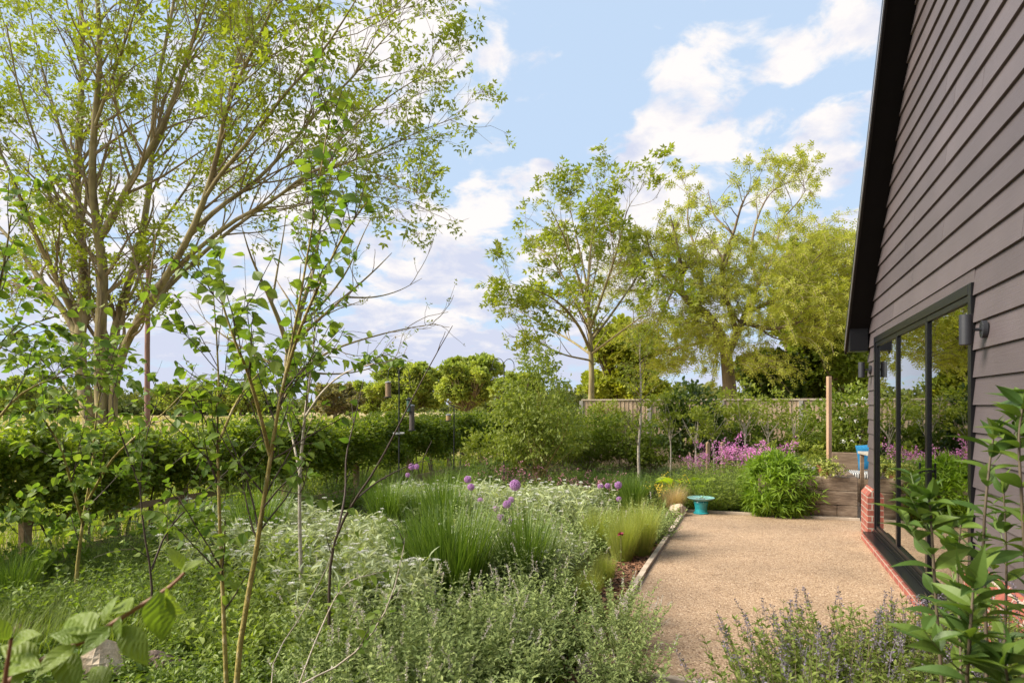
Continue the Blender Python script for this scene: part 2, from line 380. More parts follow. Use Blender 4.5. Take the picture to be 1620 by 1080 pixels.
# ------------------------------------------------------------------ the house
def siding_mat():
    m, t, b = mat('painted_siding')
    co = nd(t, 'ShaderNodeTexCoord'); mp = nd(t, 'ShaderNodeMapping'); t.links.new(co.outputs['Object'], mp.inputs[0]); mp.inputs['Scale'].default_value = (1.2, 1, 34)
    n = nd(t, 'ShaderNodeTexNoise'); t.links.new(mp.outputs[0], n.inputs['Vector']); setin(n, Scale=2.2, Detail=7.0, Roughness=.6, Distortion=1.2)
    at = nd(t, 'ShaderNodeAttribute', attribute_name='rnd')
    mx = nd(t, 'ShaderNodeMix', data_type='RGBA'); mx.inputs[6].default_value = (.078, .062, .064, 1); mx.inputs[7].default_value = (.099, .080, .082, 1); t.links.new(at.outputs['Fac'], mx.inputs[0])
    n2 = nd(t, 'ShaderNodeTexNoise'); t.links.new(co.outputs['Object'], n2.inputs['Vector']); setin(n2, Scale=1.5, Detail=4.0)
    mr = nd(t, 'ShaderNodeMapRange'); t.links.new(n2.outputs[0], mr.inputs[0]); setin(mr, From_Min=.3, From_Max=.7, To_Min=.88, To_Max=1.12)
    hs = nd(t, 'ShaderNodeHueSaturation'); t.links.new(mx.outputs[2], hs.inputs['Color']); t.links.new(mr.outputs[0], hs.inputs['Value'])
    t.links.new(hs.outputs[0], b.inputs['Base Color']); setin(b, Roughness=.5); b.inputs['Specular IOR Level'].default_value = .5
    bp = nd(t, 'ShaderNodeBump'); setin(bp, Strength=.55, Distance=.004); t.links.new(n.outputs[0], bp.inputs['Height']); t.links.new(bp.outputs[0], b.inputs['Normal'])
    return m
def brick_mat():
    m, t, b = mat('red_brick')
    co = nd(t, 'ShaderNodeTexCoord'); sp = nd(t, 'ShaderNodeSeparateXYZ'); t.links.new(co.outputs['Object'], sp.inputs[0])
    ad = nd(t, 'ShaderNodeMath', operation='ADD'); t.links.new(sp.outputs[0], ad.inputs[0]); t.links.new(sp.outputs[1], ad.inputs[1])
    cb = nd(t, 'ShaderNodeCombineXYZ'); t.links.new(ad.outputs[0], cb.inputs[0]); t.links.new(sp.outputs[2], cb.inputs[1])
    br = nd(t, 'ShaderNodeTexBrick'); t.links.new(cb.outputs[0], br.inputs['Vector']); setin(br, Scale=1.0, Color1=(.30, .085, .055, 1), Color2=(.22, .058, .04, 1), Mortar=(.34, .27, .22, 1), Mortar_Size=.007, Mortar_Smooth=.1, Brick_Width=.225, Row_Height=.075, Bias=0.0)
    n = nd(t, 'ShaderNodeTexNoise'); t.links.new(co.outputs['Object'], n.inputs['Vector']); setin(n, Scale=28.0, Detail=6.0)
    mr = nd(t, 'ShaderNodeMapRange'); t.links.new(n.outputs[0], mr.inputs[0]); setin(mr, From_Min=.3, From_Max=.7, To_Min=.75, To_Max=1.2)
    hs = nd(t, 'ShaderNodeHueSaturation'); t.links.new(br.outputs[0], hs.inputs['Color']); t.links.new(mr.outputs[0], hs.inputs['Value'])
    t.links.new(hs.outputs[0], b.inputs['Base Color']); setin(b, Roughness=.85)
    bp = nd(t, 'ShaderNodeBump'); setin(bp, Strength=.6, Distance=.006); bp.invert = True; t.links.new(br.outputs['Fac'], bp.inputs['Height']); t.links.new(bp.outputs[0], b.inputs['Normal'])
    return m
def plain(name, c, rough=.5, metal=0, spec=.5, bump=0, bs=50):
    return noise_mat(name, tuple(x * .88 for x in c), tuple(min(1, x * 1.1) for x in c), 6, rough, bump, bs, spec=spec, metal=metal, dist=.002)
m_siding = siding_mat(); m_brick = brick_mat()
m_black = plain('black_coated_metal', (.006, .006, .007), .3, spec=.28)
m_soffit = plain('black_soffit', (.0045, .004, .005), .7, spec=.15)
m_pale_strip = plain('pale_grey_metal', (.42, .42, .44), .35, .6)
m_lamp = plain('anthracite_lamp', (.022, .023, .028), .5)
m_slate = noise_mat('slate', (.03, .03, .035), (.07, .07, .08), 3, .6, .3)
house = thing('garden_house', 'dark grey clapboard house with glass doors at the right of the patio', 'house', (CO[0], CO[1], 0), RAD(-110.15))
SL = 1.033; Z0 = 2.47; RID = 5.75; LEN = 11.5
dx0, dx1, dz0, dz1 = .56, 4.40, .10, 2.46
mb = MB()
z = .63 - .18 * 0; zc_ = 1.65 - .18 * 6
zc_ = .57
k = 0
def board(x0, x1, z0, z1):
    if x1 - x0 < .02: return
    poly = [(-.031, z0), (-.012, z1 - .001), (0, z1 - .001), (0, z0)]
    prism(mb, [(p[0], p[1]) for p in poly], x0, x1, axes='yz')
zz_ = .57
while zz_ < 8.4:
    a = max(0, (zz_ - Z0) / SL - .02); b_ = LEN - a
    z0_, z1_ = zz_, zz_ + .18
    if z0_ < .6: z0_ = .6
    cuts = [a, b_]
    rr_ = random.uniform(1.4, 3.6)
    segs = []
    if z0_ < dz1:
        segs = [(a, dx0)] ; lo = dx1
        if z1_ > dz1 + .005:
            # the course over the door head: narrow board above
            box(mb, dx0, dx1, -.020, -.0, dz1 + .001, z1_ - .001)
    else: lo = a
    x = lo; nx_ = lo + rr_
    while nx_ < b_ - .5:
        segs.append((x, nx_ - .006)); x = nx_; nx_ += 3.6
    segs.append((x, b_))
    for s_ in segs: board(s_[0], s_[1], z0_, z1_)
    zz_ += .18
mb.build('siding', m_siding, house)
# backing wall (structure behind the boards), with the door opening, and the dark room
mb = MB()
prism(mb, [(0, .02), (dx0, .02), (dx0, Z0 + SL * dx0), (0, Z0)], .002, .14, axes='xz')
prism(mb, [(dx0, dz1), (dx1, dz1), (dx1, Z0 + SL * dx1), (dx0, Z0 + SL * dx0)], .002, .14, axes='xz')
prism(mb, [(dx1, .02), (LEN, .02), (LEN, Z0), (RID, Z0 + SL * RID), (dx1, Z0 + SL * dx1)], .002, .14, axes='xz')
box(mb, 0, .14, .141, 6.5, .02, Z0 - .05); box(mb, LEN - .14, LEN, .141, 6.5, .02, Z0 - .05); box(mb, 0, LEN, 6.5, 6.64, .02, Z0)
mb.build('wall', m_soffit, house)
mb = MB(); box(mb, .15, LEN - .15, .15, 6.49, .02, .09); mb.build('floor', plain('dark_floor', (.05, .04, .035), .5), house)
mb = MB(); box(mb, .15, LEN - .15, .145, 6.49, 2.6, 2.7); mb.build('ceiling', plain('room_ceiling', (.12, .12, .12), .8), house)
# roof slabs
mb = MB(); T_ = .22
for sgn in (1, -1):
    xa, xb = (-.12, RID) if sgn == 1 else (LEN + .12, RID)
    za = Z0 - .12 * SL; zb = Z0 + SL * RID
    poly = [(xa, za), (xb, zb), (xb, zb + T_), (xa, za + T_)]
    prism(mb, poly, -.25, 6.7, axes='xz')
mb.build('roof', m_soffit, house)
mb = MB()
for sgn in (1, -1):
    xa, xb = (-.14, RID) if sgn == 1 else (LEN + .14, RID)
    za = Z0 - .14 * SL; zb = Z0 + SL * RID
    prism(mb, [(xa, za - .015), (xb, zb - .015), (xb, zb + T_ + .02), (xa, za + T_ + .02)], -.275, -.251, axes='xz')
mb.build('bargeboard', m_black, house)
mb = MB()
prism(mb, [(-.14, Z0 - .14 * SL + .028), (RID, Z0 + SL * RID + .028), (RID, Z0 + SL * RID + .062), (-.14, Z0 - .14 * SL + .062)], -.281, -.2755, axes='xz')
mb.build('pale_strip', m_pale_strip, house)  # narrow pale grey strip along the lower part of the bargeboard face
mb = MB(); box(mb, -.12, .14, -.249, -.04, Z0 - .14, Z0 + .15); mb.build('eaves_box', m_black, house, bevel=.004)
# brick plinth, brick pier, brick strip in front of the door
mb = MB()
prof = [(-.10, .0), (-.10, .545), (-.036, .625), (-.001, .625), (-.001, .0)]
prism(mb, prof, -.02, .50, axes='yz'); prism(mb, prof, 4.46, LEN, axes='yz')
box(mb, .501, 4.459, -.17, -.002, .0, .088)
mb.build('brick_plinth', m_brick, house, bevel=.004)
mb = MB(); box(mb, .50, 4.46, -.150, -.012, .089, .112); box(mb, .50, 4.46, -.055, -.0125, .1125, .125); mb.build('sill', m_black, house, bevel=.003)
# glazed door: frame > panes, sashes
mb = MB(); fy0, fy1 = -.042, .045
box(mb, dx0, dx0 + .07, fy0, fy1, .126, dz1 - .002); box(mb, dx1 - .07, dx1, fy0, fy1, .126, dz1 - .002)
box(mb, dx0 + .0701, dx1 - .0701, fy0, fy1, dz1 - .072, dz1 - .002); box(mb, dx0 + .0701, dx1 - .0701, fy0, fy1, .126, .17)
door = mb.build('glass_door', m_black, house, bevel=.003)
def glass_mat():
    m, t, b = mat('door_glass'); t.nodes.remove(b)
    fr = nd(t, 'ShaderNodeFresnel'); setin(fr, IOR=1.52); ml = nd(t, 'ShaderNodeMath', operation='MULTIPLY', use_clamp=True); t.links.new(fr.outputs[0], ml.inputs[0]); ml.inputs[1].default_value = 2.0
    g = nd(t, 'ShaderNodeBsdfGlossy'); setin(g, Roughness=.012, Color=(.93, .95, .92, 1)); tr = nd(t, 'ShaderNodeBsdfTransparent'); setin(tr, Color=(.55, .6, .57, 1))
    co = nd(t, 'ShaderNodeTexCoord'); mp = nd(t, 'ShaderNodeMapping'); mp.inputs['Scale'].default_value = (.6, .6, 3); t.links.new(co.outputs['Object'], mp.inputs[0])
    n = nd(t, 'ShaderNodeTexNoise'); setin(n, Scale=2.0, Detail=1.0); t.links.new(mp.outputs[0], n.inputs['Vector'])
    bp = nd(t, 'ShaderNodeBump'); setin(bp, Strength=.012, Distance=.01); t.links.new(n.outputs[0], bp.inputs['Height']); t.links.new(bp.outputs[0], g.inputs['Normal'])
    ms = nd(t, 'ShaderNodeMixShader'); t.links.new(ml.outputs[0], ms.inputs[0]); t.links.new(tr.outputs[0], ms.inputs[1]); t.links.new(g.outputs[0], ms.inputs[2])
    t.links.new(ms.outputs[0], t.nodes['Material Output'].inputs['Surface']); return m
m_glass = glass_mat()
xs_ = [dx0 + .07, 1.86, 3.12, dx1 - .07]
for i in range(3):
    a, b_ = xs_[i] + (.0 if i == 0 else .001), xs_[i + 1] - .001
    mb = MB(); w_ = .034
    box(mb, a + .001, a + w_, -.03, .03, .171, dz1 - .073); box(mb, b_ - w_, b_ - .001, -.03, .03, .171, dz1 - .073)
    box(mb, a + w_ + .0005, b_ - w_ - .0005, -.03, .03, dz1 - .118, dz1 - .073); box(mb, a + w_ + .0005, b_ - w_ - .0005, -.03, .03, .171, .215)
    mb.build('sash', m_black, door, bevel=.002)
    mb = MB(); box(mb, a + w_ + .001, b_ - w_ - .001, -.012, -.006, .216, dz1 - .119); mb.build('pane', m_glass, door)
mb = MB(); box(mb, 3.075, 3.095, -.075, -.062, 1.02, 1.16); box(mb, 3.078, 3.092, -.0619, -.031, 1.08, 1.10); mb.build('handle', m_black, door, bevel=.003)

def wall_lamp(s, z, label):
    p = H(s, .03); t = thing('wall_lamp', label, 'wall lamp', (p[0], p[1], z), RAD(-110.15), 'cylinder wall lamps beside the glass door')
    mb = MB(); lathe(mb, [(0, -.095), (.034, -.095), (.037, -.092), (.037, .092), (.034, .095), (.02, .095), (.0, .085)], 32, (0, -.105, 0)); mb.build('lamp_shade', m_lamp, t, smooth=False)
    mb = MB(); P = np.array([(0, -.07, 0), (0, -.02, 0)]); tubes(mb, P, np.array([.010, .010]), 12); mb.build('arm', m_lamp, t)
    mb = MB(); a = np.linspace(0, 2 * pi, 24, endpoint=False); prism(mb, [(.042 * cos(q), .055 * sin(q)) for q in a], -.024, .004, axes='xz'); mb.build('wall_plate', m_lamp, t, bevel=.003)
    return t
wall_lamp(4.66, 2.12, 'near black cylinder wall lamp to the right of the glass door')
wall_lamp(.28, 2.085, 'far black cylinder wall lamp on the corner left of the glass door')

# ------------------------------------------------------------------ back fence, tall post
def wood(name, a, b, st=(1, 1, 12), sc=4, bump=.4): return noise_mat(name, a, b, sc, .8, bump, 14, stretch=st, dist=.006)
m_fence = noise_mat('feather_edge_board', (.40, .27, .17), (.62, .46, .31), 2.2, .85, .4, 20, stretch=(5, 5, .6), dist=.006)
m_cap = noise_mat('fence_capping', (.50, .39, .27), (.68, .55, .41), 4, .8, .3, 30, dist=.004)
m_conc = noise_mat('fence_post_grey', (.30, .27, .22), (.46, .42, .35), 12, .9, .3, 60)
FA = np.array([1.9, 18.1]); FB = np.array([9.1, 15.45]); fd = (FB - FA) / np.linalg.norm(FB - FA); FL = np.linalg.norm(FB - FA); fang = math.atan2(fd[1], fd[0])
fence = thing('garden_fence', 'pale feather edge timber fence with capping rail across the back of the garden', 'fence', (FA[0], FA[1], 0), fang)
x = 0; HF = 1.80
while x < FL:
    mb = MB(); xb = min(x + 1.83, FL); q = x + .06
    while q < xb - .05:
        w_ = min(.11, xb - .05 - q)
        prism(mb, [(q, -.012), (q + w_, -.028), (q + w_, -.012), (q, -.004)], .16, HF - .042, axes='xy'); q += .1105
    mb.build('panel', m_fence, fence)
    mb = MB(); box(mb, x + .001, xb - .001, -.05, .03, HF - .04, HF); mb.build('capping_rail', m_cap, fence, bevel=.004)
    mb = MB(); box(mb, x - .05, x + .05, -.06, .06, 0, HF + .0 if False else HF - .045); mb.build('post', m_conc, fence, bevel=.006)
    mb = MB(); box(mb, x + .0505, xb - .0505, -.03, .01, 0, .155); mb.build('gravel_board', m_fence, fence)
    x += 1.83
m_newpost = noise_mat('new_softwood', (.46, .28, .16), (.60, .40, .26), 3, .7, .3, 20, stretch=(6, 6, .5), dist=.004)
p = gp(1311.5, 12.2); t = thing('timber_post', 'tall bare orange timber post standing behind the raised bed', 'post', (p[0], p[1], 0), .2)
mb = MB(); box(mb, -.034, .034, -.034, .034, 0, 2.17); mb.build('shaft', m_newpost, t, bevel=.004)

# ------------------------------------------------------------------ raised sleeper bed, ivy pot, seat
m_oak = noise_mat('oak_sleeper', (.09, .06, .042), (.46, .37, .28), 2.6, .85, .9, 14, stretch=(1.2, 1.2, 8), c3=(.28, .205, .145), lo=.28, hi=.72, dist=.012)
m_oak2 = noise_mat('old_oak_dark', (.085, .055, .035), (.26, .185, .125), 3.0, .85, .7, 14, stretch=(1.0, 1.0, 7), dist=.012)
AW = RAD(-110.15)
def house_local(name, label, cat, s, o, group=None):
    q = H(s, o); return thing(name, label, cat, (q[0], q[1], 0), AW + pi / 2, group)   # local x = out from the wall? (see below)
# local frame of the bed: x runs along the wall normal (outwards), y runs towards us along the wall
def bed_frame(s, o): q = H(s, o); return (q[0], q[1], 0), math.atan2(Ndir[1], Ndir[0])
l_, r_ = bed_frame(-.93, .02)
bed = thing('raised_bed', 'raised planting bed of stacked oak sleepers beside the house corner', 'raised bed', l_, r_)
# with this rotation local y = Ndir rotated +90deg = -Udir (towards us)
for i in range(3):
    z0 = .02 + i * .202
    mb = MB(); xs2 = (0, 1.32)
    cut = (.26, 1.0, .8)[i]
    for a, b_ in ((xs2[0], cut), (cut + .006, xs2[1])):
        mb = MB(); box(mb, a, b_, -.1, 0, z0, z0 + .196); mb.build('sleeper', m_oak if (i + a) % 2 < 1.5 else m_oak2, bed, bevel=.007)
    mb = MB(); box(mb, 0, .1, -1.75, -.102, z0, z0 + .196); mb.build('sleeper', m_oak2, bed, bevel=.007)
    mb = MB(); box(mb, 1.22, 1.32, -1.75, -.102, z0, z0 + .196); mb.build('sleeper', m_oak, bed, bevel=.007)
mb = MB(); box(mb, .101, 1.219, -1.75, -.101, .03, .585); mb.build('soil_fill', m_soil, bed)

m_terra = noise_mat('terracotta', (.42, .17, .09), (.56, .27, .16), 9, .8, .2, 40)
def in_bed(x, y): return np.array(bed.location[:2]) + Ndir * x - Udir * y
q = in_bed(.42, -.16); PZ = .60
pot = MB(); lathe(pot, [(0, 0), (.065, 0), (.09, .125), (.10, .125), (.10, .155), (.088, .155), (.08, .13), (0, .13)], 32)
potT = thing('terracotta_pot', 'terracotta pot of trailing cream edged ivy on the corner of the raised bed', 'plant pot', (q[0], q[1], .618)); pot.build('pot', m_terra, potT)
m_ivy = leaf_mat('variegated_ivy', (.42, .42, .13), (.16, .22, .045), .45, .25)
mb = MB(); st = np.tile([[0, 0, .13]], (46, 1)); az = U(0, 2 * pi, 46); dd = np.stack([np.cos(az), np.sin(az), U(.3, .9, 46)], -1)
dd[:26, :2] = np.array([Ndir * -.3 - Udir * -1.0]) * 0 + (-Udir[None] * 1.0 - Ndir[None] * .25) + rng.normal(size=(26, 2)) * .35
P, Rr = grow(st, unit(dd), U(.2, .46, 46), np.full(46, .002), np.full(46, .0012), 9, .0, .12, droop=.9)
tubes(mb, P, Rr, 3, 0); mb.build('trailing_stems', plain('ivy_stem', (.10, .12, .04), .7), potT)
mb = MB(); along(mb, P, Rr, leafT(2, (.3, 1, .75, .02), .9, .1, .1), 75, (.022, .04), .1, 1, 1.0, 1.2, .6, m=0); mb.build('foliage', m_ivy, potT)

def rock(name, label, loc, r, seed, m, parent=None, group=None):
    rs = np.random.default_rng(seed); mb = MB(); n1, n2 = 14, 22
    th = np.linspace(0, pi, n1); ph = np.arange(n2) / n2 * 2 * pi
    D = np.stack([np.sin(th)[:, None] * np.cos(ph), np.sin(th)[:, None] * np.sin(ph), np.repeat(np.cos(th)[:, None], n2, 1)], -1)
    pl = unit(rs.normal(size=(16, 3))); of = rs.uniform(.62, 1.0, 16)
    rad = np.min(np.where((D @ pl.T) > .15, of / np.maximum(D @ pl.T, .15), 1.15), axis=-1)
    V = (D * rad[..., None] * np.array(r)).reshape(-1, 3)
    q = [(i * n2 + j, i * n2 + (j + 1) % n2, (i + 1) * n2 + (j + 1) % n2, (i + 1) * n2 + j)[::-1] for i in range(n1 - 1) for j in range(n2)]
    mb.add(V, q); o = mb.build(name, m); o.location = loc; return tag(o, label, 'rock', group)
m_rock = noise_mat('sandstone_rock', (.34, .25, .16), (.56, .46, .34), 9, .9, .7, 40, dist=.01)
m_rock2 = noise_mat('dark_stone', (.12, .085, .07), (.30, .22, .18), 7, .9, .7, 40, dist=.01)
m_rock3 = noise_mat('pale_stone', (.30, .27, .23), (.56, .52, .46), 9, .9, .6, 40, dist=.01)
p = gp(1077, 9.75); rock('boulder', 'angular pale sandstone boulder at the far left corner of the patio', (p[0] - .02, p[1] + .02, .09), (.15, .12, .13), 3, m_rock)
q = in_bed(.62, -.75); rock('stone', 'white stone on top of the raised bed below the tall post', (q[0], q[1], .645), (.13, .09, .075), 5, m_rock3)
p = gp(160, 3.95); rock('boulder', 'brown boulder at the bottom left under the large leafed branch', (p[0], p[1], .10), (.17, .15, .17), 8, m_rock)
p = gp(255, 4.05); rock('stone', 'low dark stone to the right of the brown boulder at the bottom left', (p[0], p[1], .06), (.13, .09, .09), 11, m_rock2)
p = gp(40, 4.6); rock('stone', 'flat reddish stone at the bottom left edge behind the large leaves', (p[0], p[1], .06), (.22, .13, .09), 13, noise_mat('reddish_stone', (.25, .13, .10), (.42, .27, .22), 8, .9, .6, 40))

# seat behind the raised bed
l_, r_ = bed_frame(-2.9, -.33)
m_blue = noise_mat('blue_canvas', (.02, .16, .34), (.03, .24, .46), 60, .9, .2, 200)
bench = thing('garden_bench', 'low timber garden bench half hidden behind the house corner', 'bench', l_, r_)
m_box = noise_mat('seat_timber', (.18, .12, .075), (.32, .23, .15), 3, .8, .3, 20, stretch=(1, 1, 8))
mb = MB(); box(mb, -1.0, .42, -.6, -.02, .02, .14); box(mb, -1.0, .42, -.6, -.021, .145, .27); box(mb, -1.0, .42, -.6, -.02, .275, .40); mb.build('base', m_box, bench, bevel=.006)
mb = MB(); box(mb, -1.0, .42, -.72, -.65, .02, .80); mb.build('backrest', m_box, bench, bevel=.008)
mb = MB(); box(mb, .35, .44, -.649, -.02, .401, .62); mb.build('armrest', m_box, bench, bevel=.006)
def stripes():
    m, t, b = mat('striped_fabric'); co = nd(t, 'ShaderNodeTexCoord'); w = nd(t, 'ShaderNodeTexWave', bands_direction='X'); t.links.new(co.outputs['Object'], w.inputs['Vector']); setin(w, Scale=9.0)
    r = nd(t, 'ShaderNodeValToRGB'); r.color_ramp.interpolation = 'CONSTANT'; r.color_ramp.elements[0].color = (.035, .04, .05, 1); r.color_ramp.elements[1].position = .5; r.color_ramp.elements[1].color = (.7, .68, .62, 1)
    t.links.new(w.outputs[0], r.inputs[0]); t.links.new(r.outputs[0], b.inputs['Base Color']); setin(b, Roughness=.95); return m
l2, r2 = bed_frame(-2.9, -.33)
t = thing('seat_cushion', 'black and white striped seat cushion on the garden bench', 'cushion', (l2[0], l2[1], .401), r2)
mb = MB(); box(mb, -.95, .345, -.62, -.03, .002, .10); o = mb.build('pad', stripes(), t, bevel=.03)
def pillow(name, label, loc, rot, w, h, d, m):
    mb = MB(); n = 14; u = np.linspace(-1, 1, n)
    A, B = np.meshgrid(u, u, indexing='ij'); th = d * np.sqrt(np.clip((1 - A ** 4) * (1 - B ** 4), 0, 1))
    sq = 1 - .06 * (A ** 2 + B ** 2 - A ** 2 * B ** 2 * 2)
    idx = np.arange(n * n).reshape(n, n)
    q = np.stack([idx[:-1, :-1], idx[1:, :-1], idx[1:, 1:], idx[:-1, 1:]], -1).reshape(-1, 4)
    for s in (1, -1): mb.add(np.stack([A * w / 2 * sq, s * th / 2, B * h / 2 * sq], -1).reshape(-1, 3), q if s == -1 else q[:, ::-1], a=np.full(n * n, .5))
    o = mb.build(name, m, smooth=True); o.location = loc; o.rotation_euler = rot; return tag(o, label, 'cushion')
q = H(-2.9 - .42, -.62); pillow('cushion', 'bright blue square cushion leaning on the garden bench', (q[0] + Ndir[0] * .1, q[1] + Ndir[1] * .1, .76), (RAD(-14), RAD(8), r_), .5, .46, .15, m_blue)
# small rustic table by the seat
p = gp(1384, 10.3); tb = thing('side_table', 'rough grey wooden table top jutting from behind the house corner', 'table', (p[0] + .16, p[1] + .1, 0), r_ + .15)
mb = MB(); box(mb, -.26, .26, -.3, .3, .86, .90); mb.build('tabletop', m_conc, tb, bevel=.005)
for sx in (-1, 1):
    for sy in (-1, 1): mb = MB(); box(mb, sx * .21 - .025, sx * .21 + .025, sy * .25 - .025, sy * .25 + .025, .012, .859); mb.build('leg', m_box, tb)

# ------------------------------------------------------------------ bird bath
p = gp(1109, 9.95); m_teal = noise_mat('turquoise_glaze', (.015, .22, .25), (.03, .33, .35), 14, .25, .1, 60, spec=.6)
m_tealtop = noise_mat('pale_glaze', (.20, .42, .42), (.34, .55, .54), 14, .35, .1, 60)
bb = thing('bird_bath', 'small turquoise glazed bird bath on the far edge of the gravel patio', 'bird bath', (p[0], p[1], .022))
mb = MB(); lathe(mb, [(0, 0), (.112, 0), (.114, .012), (.094, .028), (.088, .07), (.094, .11), (.105, .17), (.10, .185), (.0, .185)], 36); mb.build('pedestal', m_teal, bb, smooth=False)
mb = MB(); lathe(mb, [(.0, .186), (.07, .187), (.14, .205), (.195, .232), (.200, .240), (.194, .243), (.13, .222), (.06, .212), (0, .211)], 44); mb.build('bowl', m_tealtop, bb)
mb = MB()
for i in range(26):
    a = random.uniform(0, 6.28); r = random.uniform(0, .085); box(mb, -.008, .008, -.006, .006, -.002, .006, 0, rotz(a), (r * cos(a), r * sin(a), .217))
mb.build('seed_scatter', m_rock2, bb)

# ------------------------------------------------------------------ wire and post fence below the hedge
m_rail = noise_mat('weathered_rail', (.26, .17, .09), (.44, .31, .18), 3, .85, .4, 20, stretch=(1, 1, 8), dist=.005)
m_wire = plain('galvanised_wire', (.30, .31, .32), .4, .8)
hdir = Udir; HN = np.array([cos(HA), -sin(HA)])             # HN points into the garden
HA0 = np.array([hedge_line(3.0), 3.0]); HL = 17.5
wf = thing('post_and_wire_fence', 'low timber gravel board and stock wire on posts under the left hedge', 'fence', (HA0[0] + HN[0] * .35, HA0[1] + HN[1] * .35, 0), math.atan2(hdir[1], hdir[0]))
for i in range(10):
    x = i * 1.9
    mb = MB(); box(mb, x - .04, x + .04, -.04, .04, 0, .62); mb.build('post', m_rail, wf, bevel=.004)
    mb = MB(); box(mb, x + .002, x + 1.898, -.066, -.042, .0, .20); mb.build('gravel_board', m_rail, wf, bevel=.004)
    if i % 1 == 0: mb = MB(); box(mb, x + .05, x + 1.85, -.02, .02, .46, .53); mb.build('rail', m_rail, wf, bevel=.004) if i in (2, 3) else None
mb = MB(); 
for zz in (.27, .34, .42, .5): tubes(mb, np.array([(0, .0, zz), (HL, .0, zz)]), np.array([.0016, .0016]), 3)
xs3 = np.arange(0, HL, .15); Pw = np.stack([np.stack([xs3, xs3 * 0, xs3 * 0 + .21], -1), np.stack([xs3, xs3 * 0, xs3 * 0 + .58], -1)], 1); tubes(mb, Pw, np.full((len(xs3), 2), .0013), 3)
mb.build('stock_wire', m_wire, wf)

# ------------------------------------------------------------------ bird feeders
m_iron = plain('black_iron', (.015, .015, .016), .45)
def feeder_pole(px, D, top, hooks, label, tray=None):
    p = gp(px, D); t = thing('bird_feeder_pole', label, 'feeder pole', (p[0], p[1], 0), 0, 'black bird feeder poles by the hedge')
    mb = MB(); tubes(mb, np.array([(0, 0, 0), (.004, 0, top)]), np.array([.013, .011]), 10); lathe(mb, [(0, top + .035), (.016, top + .02), (.016, top), (0, top - .01)], 10); mb.build('pole', m_iron, t)
    for s, dr, rad in hooks:
        mb = MB(); a = np.linspace(0, pi, 14); P = np.stack([s * (rad - rad * np.cos(a)), a * 0, top - dr + rad * 1.25 * np.sin(a)], -1)
        P = np.vstack([P, P[-1] + (0, 0, -.05), P[-1] + (s * .012, 0, -.075), P[-1] + (s * .03, 0, -.05)])
        tubes(mb, P, np.full(len(P), .006), 6); mb.build('hook', m_iron, t)
    if tray: mb = MB(); lathe(mb, [(0, tray), (.085, tray), (.095, tray + .025), (.088, tray + .025), (.08, tray + .006), (0, tray + .006)], 24); mb.build('tray', plain('grey_tray', (.5, .5, .5), .5), t)
    return t, p
m_seed = noise_mat('seed', (.16, .10, .06), (.36, .25, .15), 60, .9)
def tube_feeder(name, x, y, ztop, L, r, label, roof=False, fm=None):
    t = thing(name, label, 'bird feeder', (x, y, ztop), 0, 'bird feeders hanging from the poles')
    mb = MB(); tubes(mb, np.array([(0, 0, .0), (0, 0, -.09)]), np.array([.003, .003]), 4); mb.build('hanger', m_iron, t)
    mb = MB(); lathe(mb, [(0, -.055 if roof else -.075), (r * 1.6 if roof else r * 1.15, -.09), (r * 1.15, -.105), (0, -.105)], 16); mb.build('lid', m_iron if roof else plain('feeder_cap', (.28, .28, .28), .4), t)
    mb = MB(); lathe(mb, [(0, -.106), (r, -.106), (r, -.105 - L), (0, -.105 - L)], 16); mb.build('seed_tube', fm or m_seed, t)
    mb = MB(); lathe(mb, [(0, -.106 - L), (r * 1.5, -.107 - L), (r * 1.5, -.12 - L), (0, -.125 - L)], 16); mb.build('perch', m_iron, t)
t, p = feeder_pole(631, 10.6, 1.65 + 50 / FPX * 10.6, [(-1, .0, .085), (1, .0, .08), (1, .17, .09)], 'four hooked black feeder pole with a small tray left of the purple alliums', tray=1.18)
tp = 1.65 + 50 / FPX * 10.6
tube_feeder('bird_feeder', p[0] - .17, p[1], tp - .05, .22, .045, 'tube feeder with a pale cap hanging left of the hooked pole')
tube_feeder('bird_feeder', p[0] + .16, p[1], tp - .05 - .28, .17, .035, 'feeder with a small pointed roof hanging right of the hooked pole', True, plain('green_glass', (.06, .12, .1), .3))
tube_feeder('bird_feeder', p[0] + .205, p[1] + .02, tp - .42, .38, .042, 'long dark mesh feeder hanging lowest right of the hooked pole', False, plain('mesh_feeder', (.09, .07, .06), .6))
t, p2_ = feeder_pole(718, 12.2, 1.60, [(-1, .02, .05)], 'short black feeder pole with one small feeder in front of the hedge')
tube_feeder('bird_feeder', p2_[0] - .10, p2_[1], 1.56, .09, .045, 'small tan block feeder hanging on the short pole', False, plain('tan_block', (.42, .28, .12), .8))
feeder_pole(797, 11.6, 1.65 + 62 / FPX * 11.6, [(-1, .0, .10), (1, .0, .09)], 'black shepherd hook pole rising beside the weeping birch')

